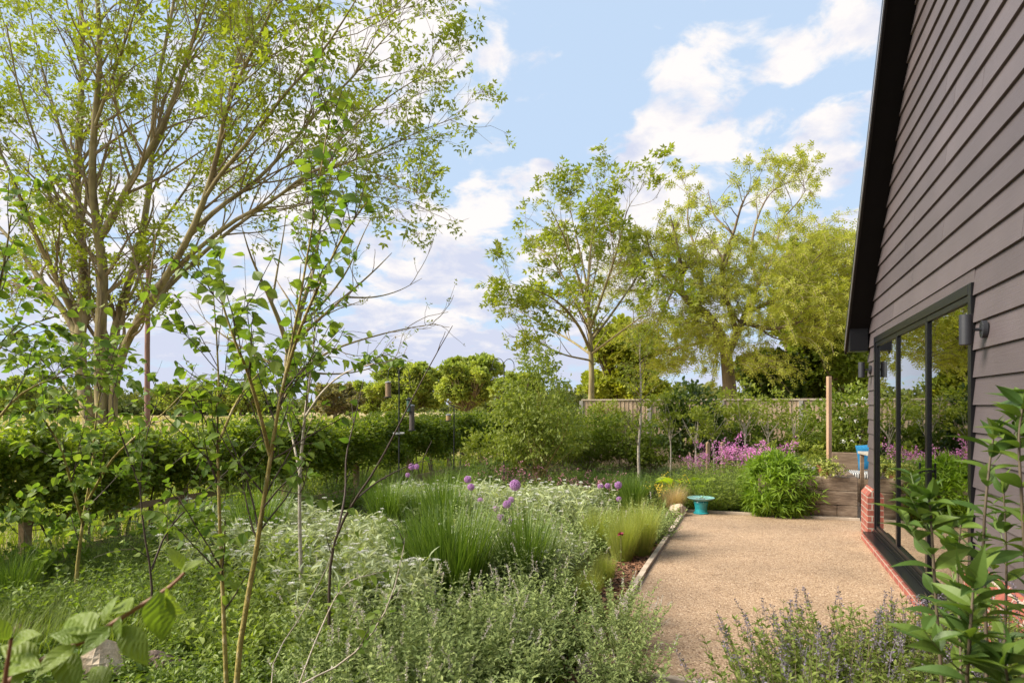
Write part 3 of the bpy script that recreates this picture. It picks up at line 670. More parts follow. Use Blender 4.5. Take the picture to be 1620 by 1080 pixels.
# ------------------------------------------------------------------ trees
def bark(name, a, b, sc=6, st=(1, 1, .25), c3=None): return noise_mat(name, a, b, sc, .9, .8, sc * 2.5, stretch=st, dist=.02, c3=c3)
m_ash = bark('ash_bark', (.15, .11, .07), (.34, .27, .18), 5, c3=(.27, .225, .10))
m_ashtwig = bark('ash_twig', (.20, .15, .085), (.30, .235, .14), 9)
m_willowb = bark('willow_bark', (.13, .095, .06), (.26, .20, .135), 4)
m_birchb = noise_mat('young_birch_bark', (.17, .13, .04), (.50, .40, .24), 14, .8, .6, 50, stretch=(1, 1, .6), c3=(.34, .27, .075))
m_paleb = noise_mat('pale_birch_bark', (.36, .29, .20), (.62, .55, .45), 10, .7, .3, 40, stretch=(1, 1, 2.5))
m_twigd = plain('dark_twig', (.07, .045, .03), .7)
L_ash = leaf_mat('ash_leaf', (.12, .17, .028), (.19, .235, .04), .5, .42)
L_ash2 = leaf_mat('ash_leaf_brown', (.15, .16, .045), (.20, .13, .07), .6, .35)
L_mid = leaf_mat('fresh_tree_leaf', (.125, .18, .030), (.19, .225, .040), .5, .42)
L_will = leaf_mat('willow_leaf', (.22, .27, .065), (.31, .335, .10), .5, .45)
L_will2 = leaf_mat('willow_leaf_top', (.21, .26, .05), (.30, .325, .085), .5, .42)
L_far = leaf_mat('far_tree_leaf', (.165, .235, .065), (.26, .315, .10), .6, .35, patch=.5)
L_round = leaf_mat('round_tree_leaf', (.18, .235, .045), (.26, .30, .065), .6, .38, patch=.8)
L_dark = leaf_mat('dark_shrub_leaf', (.045, .085, .02), (.085, .135, .035), .35, .25, .5)
L_green = leaf_mat('green_shrub_leaf', (.11, .17, .035), (.18, .235, .05), .45, .35)
L_light = leaf_mat('light_shrub_leaf', (.17, .23, .05), (.25, .30, .075), .5, .38)
L_hedge = leaf_mat('hedge_leaf', (.07, .125, .022), (.20, .255, .05), .42, .45, .4)
L_birch = leaf_mat('birch_leaf', (.075, .145, .035), (.155, .225, .055), .5, .42, .25)
L_weep = leaf_mat('weeping_leaf', (.14, .20, .055), (.20, .25, .075), .45, .38)
m_seeds = plain('ash_keys', (.13, .075, .05), .8)

def limb(pts, D0, r0, r1, k=14):
    """pts: (px, py, dD) seen in the photo, dD metres nearer/farther than the trunk"""
    P = resample([P3(a, b, D0 + d) for a, b, d in pts], k)
    return P, np.linspace(r0, r1, k) ** 1.0
def stack(ls): return np.stack([a for a, b in ls]), np.stack([b for a, b in ls])
def tree_obj(name, label, base, limbs, m_b, levels, leaf, crownmats, cat='tree', group=None, extra=None, sides=8):
    """limbs = (P,R); levels = dicts for spawn(); leaf = function(mb, list of (P,R)) adding leaves"""
    t = thing(name, label, cat, (base[0], base[1], 0), 0, group); off = np.array([base[0], base[1], 0])
    P, R = limbs; mb = MB(); tubes(mb, P - off, R, sides); mb.build('trunk', m_b, t, smooth=True)
    gens = [(P, R)]; mb = MB()
    for lv in levels:
        src = gens[lv.pop('src', -1)]; g = spawn(*src, **lv); gens.append(g)
        if len(g[0]): tubes(mb, g[0] - off, g[1], 5 if len(gens) == 2 else 3)
    mb.build('branches', m_ashtwig if m_b is m_ash else m_b, t)
    mb = MB(); leaf(mb, [(p - off, r) for p, r in gens]); mb.build('crown', crownmats, t)
    return t, gens

# big ash at the left, behind the hedge
D = 13.5
LB = [  # trunks and main limbs, traced as the photo shows them, spread in depth
 ([(150, 745, 0), (142, 665, .0), (130, 600, 0), (126, 540, 0), (132, 480, 0), (130, 400, .2), (121, 300, .4), (126, 200, .6), (130, 90, .9), (126, -60, 1.2)], .23, .07),
 ([(168, 745, 0), (162, 660, -.1), (158, 580, -.2), (160, 500, -.3), (163, 430, -.4), (155, 370, -.5), (146, 290, -.7), (150, 190, -.9), (158, 90, -1.1), (150, -70, -1.3)], .22, .06),
 ([(176, 745, 0), (172, 660, .1), (175, 570, .3), (190, 490, .5), (212, 420, .7), (232, 330, .9), (240, 240, 1.1), (246, 150, 1.4), (268, 40, 1.7), (285, -50, 1.9)], .18, .045),
 ([(182, 745, 0), (178, 650, -.1), (190, 570, -.3), (222, 500, -.6), (262, 440, -.9), (300, 372, -1.2), (325, 310, -1.5), (345, 240, -1.8), (362, 160, -2.1), (410, 60, -2.5), (450, -30, -2.8)], .15, .03),
 ([(126, 545, 0), (112, 510, .2), (92, 480, .3), (62, 440, .6), (30, 395, .9), (-10, 350, 1.2), (-60, 300, 1.5)], .13, .035),
 ([(128, 520, 0), (108, 480, -.2), (84, 430, -.4), (62, 385, -.6), (35, 320, -.9), (5, 250, -1.1), (-30, 190, -1.3)], .11, .03),
 ([(161, 372, -.5), (180, 340, -.6), (205, 292, -.7), (235, 240, -.8), (262, 190, -.9), (290, 110, -1.1), (318, 20, -1.3), (335, -60, -1.5)], .12, .035),
 ([(200, 540, -.3), (232, 492, 0), (290, 430, .3), (345, 380, .6), (405, 335, .9), (470, 292, 1.2), (530, 265, 1.4), (600, 238, 1.6), (670, 205, 1.8), (735, 182, 2.0)], .085, .010),
 ([(245, 455, -.8), (300, 405, -1.0), (370, 350, -1.2), (430, 318, -1.4), (480, 280, -1.6), (520, 262, -1.8), (560, 262, -2.0), (620, 285, -2.1)], .07, .012),
 ([(300, 372, -1.2), (345, 330, -1.2), (400, 290, -1.0), (455, 235, -.8), (505, 175, -.6), (560, 120, -.3), (600, 70, 0), (640, 30, .2)], .075, .012),
 ([(325, 312, -1.5), (352, 272, -1.8), (400, 215, -2.1), (450, 150, -2.4), (500, 95, -2.6), (545, 30, -2.8), (580, -30, -3)], .06, .012),
 ([(240, 245, 1.1), (262, 200, 1.2), (275, 150, 1.2), (300, 90, 1.2), (340, 20, 1.3), (370, -60, 1.4)], .06, .02),
 ([(362, 160, -2.1), (372, 110, -1.8), (395, 60, -1.4), (430, 0, -1.1), (450, -60, -.9)], .05, .02),
 ([(122, 300, .4), (105, 240, .8), (85, 170, 1.2), (62, 90, 1.6), (45, 0, 2)], .06, .02),
 ([(130, 400, .2), (104, 360, 0), (86, 300, -.4), (60, 230, -.7), (30, 140, -1.0), (10, 40, -1.3)], .055, .02),
 ([(150, 200, -.9), (175, 130, -1.2), (200, 60, -1.5), (225, -20, -1.8)], .05, .02),
 ([(95, 485, .3), (60, 470, .8), (20, 452, 1.2), (-30, 440, 1.6)], .045, .015),
 ([(212, 420, .7), (232, 400, 1.1), (262, 345, 1.6), (300, 290, 2.1), (330, 230, 2.6), (350, 150, 3.0), (375, 70, 3.3)], .06, .015),
 ([(405, 335, .9), (450, 330, 1.3), (510, 318, 1.7), (570, 310, 2.0), (640, 318, 2.3), (672, 330, 2.5)], .03, .008),
 ([(470, 292, 1.2), (520, 240, 1.0), (570, 190, .8), (620, 150, .6), (665, 120, .5), (685, 90, .5)], .035, .008),
 ([(560, 120, -.3), (590, 60, -.2), (620, 10, 0)], .025, .008),
]
limbs = stack([limb(p, D, a * .66, b * .6, 18) for p, a, b in LB])
PIN = pinnate(2, .46, .54)
def ash_leaf(dens, size, keys=0):
    def f(mb, gens):
        P, R = gens[-1]; along(mb, P, R, PIN, dens, size, .25, 1.0, .9, 1.0, .8, hang=.15, m=0)
        P, R = gens[-2]; along(mb, P, R, PIN, dens * .45, size, .4, 1.0, 1.0, 1.0, .8, hang=.1, m=0)
        # tufts at the twig ends
        P, R = gens[-1]; n = len(P); idx = np.repeat(np.arange(n), 3); d = unit(unit(P[idx, -1] - P[idx, -2]) * .6 + rng.normal(size=(len(idx), 3)) * .7)
        leaves(mb, PIN, P[idx, -1], d, size, 1, .8, m=0)
        if keys:
            sel = rng.choice(n, keys, replace=False); idx = np.repeat(sel, 22)
            pos = P[idx, 2] + rng.normal(size=(len(idx), 3)) * .05
            d = unit(rng.normal(size=(len(idx), 3)) * .4 + np.array([0, 0, -1.])); leaves(mb, diamond(.22), pos, d, (.05, .08), 0, 1, m=1)
    return f
b0 = gp(160, D)
tree_obj('ash_tree', 'large many stemmed ash tree with thin new leaves behind the left hedge', b0, limbs, m_ash,
         [dict(per_m=3.0, t0=.20, t1=1, ang=(.35, .85), L=(1.0, 2.6), k=8, up=.28, wob=.10, rr=.5, rmin=.007),
          dict(per_m=2.8, t0=.15, t1=1, ang=(.4, .95), L=(.5, 1.3), k=6, up=.2, wob=.12, rr=.6, rmin=.0045),
          dict(per_m=3.0, t0=.2, t1=1, ang=(.4, 1.0), L=(.2, .6), k=4, up=.15, wob=.15, rr=.6, rmin=.003, tw=.3)],
         ash_leaf(1.0, (.14, .24), 170), [L_ash, m_seeds])

# second ash, bare and purple budded, further right
D = 16.5
LB = [
 ([(458, 740, 0), (457, 640, 0), (456, 590, 0), (457, 555, 0), (468, 520, .2), (482, 470, .4), (498, 420, .6), (508, 350, .8), (520, 300, 1.0)], .22, .03),
 ([(457, 560, 0), (446, 520, -.3), (430, 480, -.6), (412, 440, -.8), (395, 400, -1), (380, 350, -1.2)], .12, .02),
 ([(457, 552, 0), (478, 530, -.5), (510, 500, -.9), (545, 470, -1.2), (590, 430, -1.5), (620, 400, -1.7)], .09, .015),
 ([(470, 520, .2), (510, 480, .6), (548, 430, 1.1), (575, 370, 1.5), (600, 320, 1.8)], .07, .012),
 ([(458, 600, 0), (490, 575, -.6), (530, 552, -1.2), (580, 535, -1.6), (640, 520, -1.9), (690, 512, -2.1)], .07, .012),
 ([(456, 590, 0), (420, 570, .5), (380, 548, .9), (340, 520, 1.2), (300, 480, 1.5)], .08, .012),
 ([(456, 610, 0), (415, 600, -.5), (370, 600, -1), (320, 590, -1.4)], .06, .012),
 ([(458, 580, 0), (500, 590, .8), (550, 590, 1.4), (600, 578, 1.9), (640, 560, 2.3)], .06, .012),
 ([(430, 480, -.6), (440, 420, -.3), (450, 360, 0), (455, 310, .2)], .05, .012),
 ([(545, 470, -1.2), (590, 470, -1.0), (630, 460, -.8), (668, 440, -.6)], .04, .01)]
limbs = stack([limb(p, D, a * .6, b * .4, 14) for p, a, b in LB])
def ash2_leaf(mb, gens):
    P, R = gens[-1]; n = len(P); sel = np.arange(n); idx = np.repeat(sel, 3); d = unit(unit(P[idx, -1] - P[idx, -2]) * .6 + rng.normal(size=(len(idx), 3)) * .6)
    half = rng.random(len(idx)) < .55
    leaves(mb, PIN, P[idx, -1][half], d[half], (.07, .14), 1, .8, m=0); leaves(mb, diamond(.4), P[idx, -1][~half], d[~half], (.05, .09), 1, .8, m=1)
    along(mb, P, R, PIN, 1.0, (.07, .13), .3, 1, .9, m=0)
tree_obj('ash_tree', 'smaller ash with bare purple budded twigs right of the big ash', gp(456, D), limbs, m_ash,
         [dict(per_m=1.3, t0=.3, t1=1, ang=(.4, .9), L=(.9, 2.2), k=8, up=.2, wob=.13, rr=.5, rmin=.009),
          dict(per_m=1.5, t0=.2, t1=1, ang=(.4, .9), L=(.4, 1.0), k=6, up=.25, wob=.16, rr=.6, rmin=.006)],
         ash2_leaf, [L_ash, L_ash2])

# airy ash right of centre
D = 22
LB = [
 ([(934, 690, 0), (935, 640, 0), (936, 590, 0), (934, 545, 0), (932, 500, 0), (930, 450, .2), (935, 390, .4), (942, 330, .5), (950, 298, .6)], .20, .02),
 ([(934, 555, 0), (915, 515, -.8), (885, 480, -1.5), (850, 460, -2), (805, 448, -2.6)], .10, .015),
 ([(934, 560, 0), (905, 540, 1), (870, 520, 1.8), (835, 500, 2.4), (800, 480, 3)], .08, .015),
 ([(933, 520, 0), (908, 470, .6), (880, 420, 1.2), (850, 385, 1.7), (832, 370, 2)], .09, .015),
 ([(932, 500, 0), (912, 430, -.5), (890, 370, -1), (868, 325, -1.4)], .09, .015),
 ([(930, 460, 0), (918, 400, 1), (906, 350, 1.6), (900, 312, 2)], .07, .015),
 ([(934, 520, 0), (955, 460, -.8), (975, 400, -1.4), (990, 340, -1.9), (1000, 318, -2.2)], .09, .015),
 ([(934, 540, 0), (965, 500, .8), (1000, 450, 1.6), (1025, 410, 2.2), (1045, 380, 2.6)], .09, .015),
 ([(935, 560, 0), (975, 530, -1), (1015, 500, -1.8), (1045, 470, -2.4)], .07, .015),
 ([(934, 570, 0), (890, 560, -1.2), (850, 540, -2), (815, 520, -2.8)], .06, .012),
 ([(932, 480, 0), (945, 420, 1.6), (960, 360, 2.8)], .06, .012)]
limbs = stack([limb(p, D, a * .6, b * .45, 14) for p, a, b in LB])
tree_obj('ash_tree', 'airy vase shaped ash with visible branches right of centre beyond the fence', gp(935, D), limbs, m_ash,
         [dict(per_m=2.5, t0=.2, t1=1, ang=(.4, .95), L=(.9, 2.1), k=7, up=.18, wob=.1, rr=.5, rmin=.007),
          dict(per_m=2.4, t0=.2, t1=1, ang=(.4, .9), L=(.5, 1.2), k=5, up=.25, wob=.12, rr=.6, rmin=.006), dict(per_m=2.2, t0=.3, t1=1, ang=(.5, 1.0), L=(.2, .55), k=4, up=.2, wob=.12, rr=.6, rmin=.004)],
         lambda mb, g: (along(mb, *g[-1], PIN, 7, (.16, .30), .2, 1, .9, hang=.1), along(mb, *g[-1], PIN, 17, (.18, .34), .8, 1, .9, hang=.1), along(mb, *g[-2], PIN, 2.2, (.16, .26), .6, 1, .9)), [L_mid])

# old willow with crooked limbs
D = 25
LB = [
 ([(1158, 700, 0), (1156, 640, 0), (1152, 590, 0), (1146, 548, 0), (1130, 512, -.2), (1104, 486, -.4), (1080, 468, -.6), (1078, 430, -.8), (1072, 390, -1), (1060, 340, -1.2)], .50, .05),
 ([(1150, 560, 0), (1165, 530, .3), (1180, 495, .6), (1200, 450, 1), (1225, 400, 1.4), (1235, 350, 1.8)], .30, .05),
 ([(1104, 486, -.4), (1110, 440, 0), (1102, 400, .4), (1088, 350, .8), (1092, 300, 1.1)], .16, .03),
 ([(1148, 550, 0), (1120, 540, 1), (1085, 548, 1.8), (1050, 555, 2.4), (1030, 550, 2.8)], .18, .03),
 ([(1165, 530, .3), (1150, 470, -.6), (1142, 420, -1.2), (1160, 370, -1.6), (1175, 320, -2), (1195, 290, -2.2)], .17, .03),
 ([(1160, 370, -1.6), (1130, 340, -1.2), (1120, 300, -1)], .08, .02),
 ([(1180, 495, .6), (1230, 470, 0), (1270, 430, -.6), (1300, 400, -1)], .15, .03),
 ([(1175, 510, .5), (1220, 520, -1), (1262, 510, -1.8), (1300, 500, -2.2)], .15, .03),
 ([(1200, 450, 1), (1188, 400, 1.8), (1200, 340, 2.4), (1225, 300, 2.8), (1262, 285, 3.2)], .12, .02),
 ([(1080, 468, -.6), (1050, 440, -1), (1030, 400, -1.3), (1020, 360, -1.6)], .10, .02),
 ([(1078, 430, -.8), (1050, 490, -2), (1040, 510, -2.4)], .07, .02),
 ([(1235, 350, 1.8), (1262, 320, 1.2), (1275, 300, .8)], .06, .02)]
limbs = stack([limb(p, D, a * .6, b * .45, 14) for p, a, b in LB])
WL = merge([(diamond(.4), (0, .1 + .2 * i, 0), rotz((-1) ** i * .9), .45) for i in range(4)])
tW, gW = tree_obj('willow_tree', 'old crooked willow with yellow drooping foliage beyond the back fence', gp(1155, D), limbs, m_willowb,
         [dict(per_m=2.0, t0=.2, t1=1, ang=(.4, 1.0), L=(1.0, 2.6), k=7, up=.12, wob=.2, rr=.5, rmin=.010),
          dict(per_m=2.6, t0=.15, t1=1, ang=(.4, 1.1), L=(.5, 1.4), k=5, up=.0, wob=.2, rr=.6, rmin=.009, droop=.25)],
         lambda mb, g: (along(mb, *g[-1], WL, 9.0, (.16, .30), .2, 1, .9, hang=.15), along(mb, *g[-1], WL, 20, (.16, .30), .75, 1, .9), along(mb, *g[-2], WL, 2.4, (.16, .26), .3, 1, .9)), [L_will2], sides=10)
# its weeping curtain on the right
def curtain(mb, cen, rad, n, L, tmpl, dens, size, mbt=None, off=np.zeros(3)):
    th = U(0, 2 * pi, n); u = U(-.25, 1, n); r = np.sqrt(1 - u * u) * U(.55, 1, n) ** .5
    p = np.stack([np.cos(th) * r * rad[0], np.sin(th) * r * rad[1], u * rad[2] * U(.8, 1, n)], -1) + cen
    d = unit(np.stack([np.cos(th) * .8, np.sin(th) * .8, U(.0, .7, n)], -1))
    P, R = grow(p, d, U(L[0], L[1], n), np.full(n, .010), np.full(n, .004), 6, 0, .15, droop=.8)
    if mbt is not None: tubes(mbt, P - off, R, 3)
    along(mb, P - off, R, tmpl, dens, size, 0, 1, .8, hang=.4)
def crown_part(root, name, m, specs, tmpl, dens, size, L=(.8, 2.2), twig=None):
    off = np.array([*root.location[:2], 0]); mb = MB(); mt = MB()
    for (px, py, D, rx, ry, rz, n) in specs: curtain(mb, P3(px, py, D), (rx, ry, rz), n, L, tmpl, dens, size, mt, off)
    mb.build(name, m, root); mt.build('twigs', twig or m_ashtwig, root)
crown_part(tW, 'weeping_foliage', L_will, [(1200, 520, 24, 2.2, 2, 2.2, 260), (1280, 500, 24.5, 1.8, 2, 2.6, 260), (1240, 430, 25, 2.0, 2, 1.6, 150), (1130, 585, 23.5, 1.5, 1.5, .8, 90), (1310, 430, 26, 1.2, 1.5, 1.6, 130), (1045, 450, 24.5, 1.3, 1.2, 1.6, 130), (1060, 540, 25, 1.2, 1.2, 1.0, 70)], WL, 15, (.14, .26))

# leafy lump trees and shrubs: foliage in clumps spread through the crown, on real stems
def bush(name, label, base, blobs, m, tmpl, size, dens=260, stems=None, cat='shrub', group=None, m_b=None, clump=.35, trunk_r=.05, hang=0.0, per=26, up=.8, split=5, root_z=0.0, rs=.05):
    """blobs: (x, y, z, rx, ry, rz) in metres relative to the base"""
    t = thing(name, label, cat, (base[0], base[1], 0), 0, group); mb = MB(); ms = MB()
    for (x, y, z, rx, ry, rz) in blobs:
        n = max(6, int(dens * (rx * ry * rz) ** (2 / 3))); d = unit(rng.normal(size=(n, 3))); f = U(.35, 1.0, n) ** .45
        f *= 1 + rng.normal(size=n) * .07
        c = d * f[:, None] * np.array([rx, ry, rz]) + (x, y, z); c[:, 2] = np.maximum(c[:, 2], .04)
        idx = np.repeat(np.arange(n), per); cs = clump * min(rx, ry, rz)
        pos = c[idx] + rng.normal(size=(len(idx), 3)) * cs * np.array([1, 1, .7]) * .5; pos[:, 2] = np.maximum(pos[:, 2], .03)
        dd = unit(d[idx] * .7 + rng.normal(size=(len(idx), 3)) * .6 + np.array([0, 0, .25 - hang])); leaves(mb, tmpl, pos, dd, size, up, .6)
        ns = max(3, n // split); sel = rng.choice(n, ns)
        a = np.tile([[x * .25 * (root_z == 0), y * .25 * (root_z == 0), root_z]], (ns, 1)) + rng.normal(size=(ns, 3)) * np.array([rs, rs, root_z * .12]) ; b_ = c[sel]; mid = a * .5 + b_ * .5 + np.array([x, y, 0]) * .12 + rng.normal(size=(ns, 3)) * .08 * rz
        mid[:, 2] = np.maximum(mid[:, 2], .1)
        if root_z: a[:, :2] *= .3
        P = np.stack([a, a * .75 + mid * .25 + (0, 0, .02), mid, mid * .5 + b_ * .5 + rng.normal(size=(ns, 3)) * .05 * rz, b_], 1); R = np.linspace(1, .12, 5)[None] * U(.4, 1, ns)[:, None] * trunk_r
        tubes(ms, P, R, 4)
    if root_z: tubes(ms, np.array([(0, 0, 0), (.02, 0, root_z * .6), (0, .01, root_z * 1.3)]), np.array([1.6, 1.3, 1.0]) * trunk_r, 8)
    ms.build('trunk' if root_z else 'stems', m_b or m_ashtwig, t); mb.build('foliage', m, t); return t
OV = leafT(2, (.2, 1, .9, .02), .6, .15, .12); BIG = diamond(.75)
def far_tree(px, D, h, w, label, m, n=520, size=(.25, .45), name='broadleaf_tree', group=None, low=.10, seed=0, trunk=.16):
    p = gp(px, D); blobs = [(0, 0, h * (low + 1) / 2 * .98, w * .24, w * .24, h * (1 - low) / 2 * .6)]
    for i in range(26):
        a = random.uniform(0, 6.28); q = random.uniform(.16, .40) * w; zz = h * random.uniform(low + .10, .92)
        k = 1 - abs(zz / h - .55) * .9; blobs.append((cos(a) * q * k, sin(a) * q * k, zz, w * random.uniform(.06, .17), w * .13, h * random.uniform(.05, .12)))
    return bush(name, label, p, blobs, m, BIG, size, dens=n / (w * h) ** .5 * .4, cat='tree', group=group, trunk_r=trunk, clump=.4, per=20, m_b=m_willowb, root_z=h * .22)
G = 'pale green trees on the far side of the field'
far_tree(740, 62, 6.4, 7.6, 'rounded pale green field tree in the gap right of the feeder pole', L_far, 1700, (.16, .34), group=G)
far_tree(648, 70, 6.2, 9.5, 'wide pale green field tree behind the hooked feeder pole', L_far, 1700, (.16, .36), group=G)
far_tree(590, 80, 5.0, 7, 'low pale field tree half hidden behind the small ash', L_far, 1100, (.18, .345), group=G)
far_tree(530, 74, 4.0, 7, 'low brownish leafed field tree seen through the small ash', leaf_mat('russet_leaf', (.20, .17, .08), (.26, .24, .10), .6, .3), 500, (.2, .4), group=G)
far_tree(820, 58, 4.4, 5.4, 'field tree behind the weeping birch', L_far, 1100, (.18, .34), group=G)
far_tree(992, 30, 5.7, 4.8, 'round topped yellow green tree between the airy ash and the willow', L_round, 1500, (.16, .28), low=.02, trunk=.12)
far_tree(380, 90, 5.2, 9, 'pale field tree seen between the stems of the foreground birches', L_far, 500, (.2, .42), group=G)
far_tree(285, 95, 4.8, 9, 'pale field tree behind the telegraph pole', L_far, 500, (.2, .42), group=G)
far_tree(30, 85, 5.5, 9, 'pale field tree at the left edge of the field', L_far, 500, (.2, .42), group=G)
# dark trees right of the willow
G = 'dense trees behind the willow'
far_tree(1290, 29, 9.3, 4.4, 'dense green tree behind the right side of the willow', L_green, 1800, (.16, .3), low=.02, group=G)
far_tree(1345, 27, 8.2, 2.8, 'tall green tree close to the roof edge', L_green, 1500, (.16, .3), low=.02, group=G)
far_tree(1225, 27.5, 3.9, 4.0, 'dark green conifer below the willow branches', L_dark, 1800, (.16, .3), low=.0, group=G, name='conifer')
far_tree(1400, 33, 9.0, 5, 'green tree hidden mostly behind the house', L_green, 900, (.2, .35), low=.02, group=G)
p = gp(1308, 29); 
# a distant wood along the horizon
mb = MB(); n = 5200; xx = U(-190, 150, n); hh = 3.2 + 1.6 * np.sin(xx * .05) + 1.1 * np.sin(xx * .17 + 1) + .6 * np.sin(xx * .6)
yy = 150 + U(-6, 8, n); zz2 = hh * U(0, 1, n) ** .6
idx = np.repeat(np.arange(n), 7); pos = np.stack([xx, yy, zz2], -1)[idx] + rng.normal(size=(n * 7, 3)) * .5; pos[:, 2] = np.maximum(pos[:, 2], .1)
leaves(mb, diamond(.9), pos, unit(rng.normal(size=(len(pos), 3))), (.6, 1.2), .5, 1)
o = mb.build('distant_woodland', leaf_mat('distant_leaf', (.085, .115, .045), (.13, .155, .06), .8, .2, patch=.08)); tag(o, 'low dark line of woodland on the horizon beyond the field', 'woodland', kind='stuff')
mb = MB(); n = 2600; xx = U(-120, -35, n); hh = 2.2 + .8 * np.sin(xx * .12); yy = 105 + U(-3, 3, n)
idx = np.repeat(np.arange(n), 7); pos = np.stack([xx, yy, hh * U(0, 1, n)], -1)[idx] + rng.normal(size=(n * 7, 3)) * .35; pos[:, 2] = np.maximum(pos[:, 2], .05)
leaves(mb, diamond(.9), pos, unit(rng.normal(size=(len(pos), 3))), (.4, .8), .5, 1)
o = mb.build('field_hedge', leaf_mat('field_hedge_leaf', (.04, .065, .022), (.07, .095, .03), .8, .2)); tag(o, 'dark clipped hedge across the field behind the big ash', 'hedge')

# telegraph pole
p = gp(233, 21); t = thing('telegraph_pole', 'brown telegraph pole standing in the field right of the big ash', 'pole', (p[0], p[1], 0))
mb = MB(); tubes(mb, np.array([(0, 0, 0), (.0, 0, 3.5), (.04, 0, 6.35)]), np.array([.085, .078, .065]), 12); mb.build('pole', noise_mat('tarred_wood', (.16, .09, .07), (.28, .17, .14), 6, .85, .4, 20, stretch=(1, 1, .2)), t)
mb = MB(); box(mb, -.3, .3, -.05, .05, 5.95, 6.05); mb.build('crossarm', m_willowb, t)
mb = MB(); 
for x0 in (-.25, .25):
    P = np.array([(x0 + (-30 - x0) * f, 3 * f, 6.1 + f * .6 - 1.0 * 4 * f * (1 - f) * .35) for f in np.linspace(0, 1, 12)]); tubes(mb, P, np.full(12, .009), 4)
mb.build('wire', m_iron, t)

# ------------------------------------------------------------------ hedges
def hedge(name, label, A, B, th, z0, z1, n, m, size=(.05, .09)):
    A = np.array(A); B = np.array(B); d = B - A; L = np.linalg.norm(d); ang = math.atan2(d[1], d[0])
    t = thing(name, label, 'hedge', (A[0], A[1], 0), ang)
    mb = MB(); s = U(0, L, n); f = rng.random(n); side = rng.random(n)
    dep = .16 * np.sin(s * 3.3 + 4 * f) * np.sin(f * 9 + s * 1.3)
    y = dep + np.where(side < .62, -th / 2 * U(.7, 1.12, n), U(-th / 2, th / 2, n)) + .10 * np.sin(s * 2.3) + .06 * np.sin(s * 5.1 + 2)
    top = z1 + .07 * np.sin(s * 1.7) + .06 * np.sin(s * 4.3 + 1) + .05 * np.sin(s * 9.7) + rng.normal(size=n) * .06
    lowz = z0 + .08 * np.sin(s * 3.1) + rng.normal(size=n) * .08
    z = lowz + (top - lowz) * np.where(side > .86, U(.93, 1.03, n), f)
    idx = np.repeat(np.arange(n), 6); pos = np.stack([s, y, z], -1)[idx] + rng.normal(size=(n * 6, 3)) * .05
    dd = unit(np.stack([rng.normal(size=n * 6) * .7, -.7 + rng.normal(size=n * 6) * .6, rng.normal(size=n * 6) * .6 + .25], -1)); leaves(mb, OV, pos, dd, size, .9, .6)
    # shoots standing up along the top
    ns = int(L * 34); ss = U(0, L, ns); P, R = grow(np.stack([ss, U(-th / 2, th / 2, ns), np.full(ns, z1 - .1)], -1), unit(np.stack([rng.normal(size=ns) * .4, rng.normal(size=ns) * .4, np.ones(ns)], -1)), U(.10, .38, ns), np.full(ns, .003), np.full(ns, .002), 4, 0, .2)
    along(mb, P, R, OV, 45, size, 0, 1, .9)
    mb.build('foliage', m, t)
    mb = MB(); tubes(mb, P, R, 3); ns = int(L * 4.5); ss = U(0, L, ns); b0_ = np.stack([ss, rng.normal(size=ns) * .08, np.zeros(ns)], -1)
    P, R = grow(b0_, unit(np.stack([rng.normal(size=ns) * .12, rng.normal(size=ns) * .12, np.ones(ns)], -1)), np.full(ns, z1 * .8), U(.012, .022, ns), np.full(ns, .006), 6, 0, .08); tubes(mb, P, R, 5)
    P2, R2 = spawn(P, R, 7, .3, 1, (.6, 1.2), (.2, .5), 4, .1, .2, .5, .003); tubes(mb, P2, R2, 3); mb.build('stems', m_twigd, t); return t
he = np.array([hedge_line(19.2), 19.2])
hedge('beech_hedge', 'long leafy hedge running down the left side of the garden', (hedge_line(2.2), 2.2), he, .85, .62, 1.25, 18500, L_hedge)
hedge('beech_hedge', 'short hedge closing the gap between the left hedge and the back fence', (he[0], he[1]), (1.9, 18.1), .7, .05, 1.36, 3600, L_hedge, (.05, .085))
# bright rough grass and field grass beyond the hedge
L_bright = leaf_mat('rough_grass', (.13, .20, .03), (.20, .26, .05), .5, .35)
L_straw = leaf_mat('straw_grass', (.34, .28, .13), (.26, .27, .09), .6, .3)
mb = MB(); n = 26000; s = U(0, 19, n); o_ = U(.3, 4.5, n) ; b = np.array([hedge_line(1.5), 1.5])[None] + Udir * s[:, None] - HN * o_[:, None]
blades(mb, np.column_stack([b, np.zeros(n)]), U(0, 6.28, n), U(.18, .42, n), .010, U(0, .3, n), U(.4, 1.4, n), 3); o = mb.build('rough_grass', L_bright); tag(o, 'bright rough grass seen under the hedge', 'grass', kind='stuff')
mb = MB(); n = 24000; D_ = 12 + 75 * rng.random(n) ** 1.6; x_ = (U(-60, 1000, n) - 810) / FPX * D_; ok = x_ < hedge_line(D_) - 2.5
ok |= D_ > 21; b = np.column_stack([x_, D_, D_ * 0])[ok]; n = len(b); blades(mb, b, U(0, 6.28, n), U(.2, .45, n), .012 + .0006 * b[:, 1], U(0, .3, n), U(.3, 1.2, n), 2); o = mb.build('field_grass', L_straw); tag(o, 'straw coloured long grass over the field', 'grass', kind='stuff')

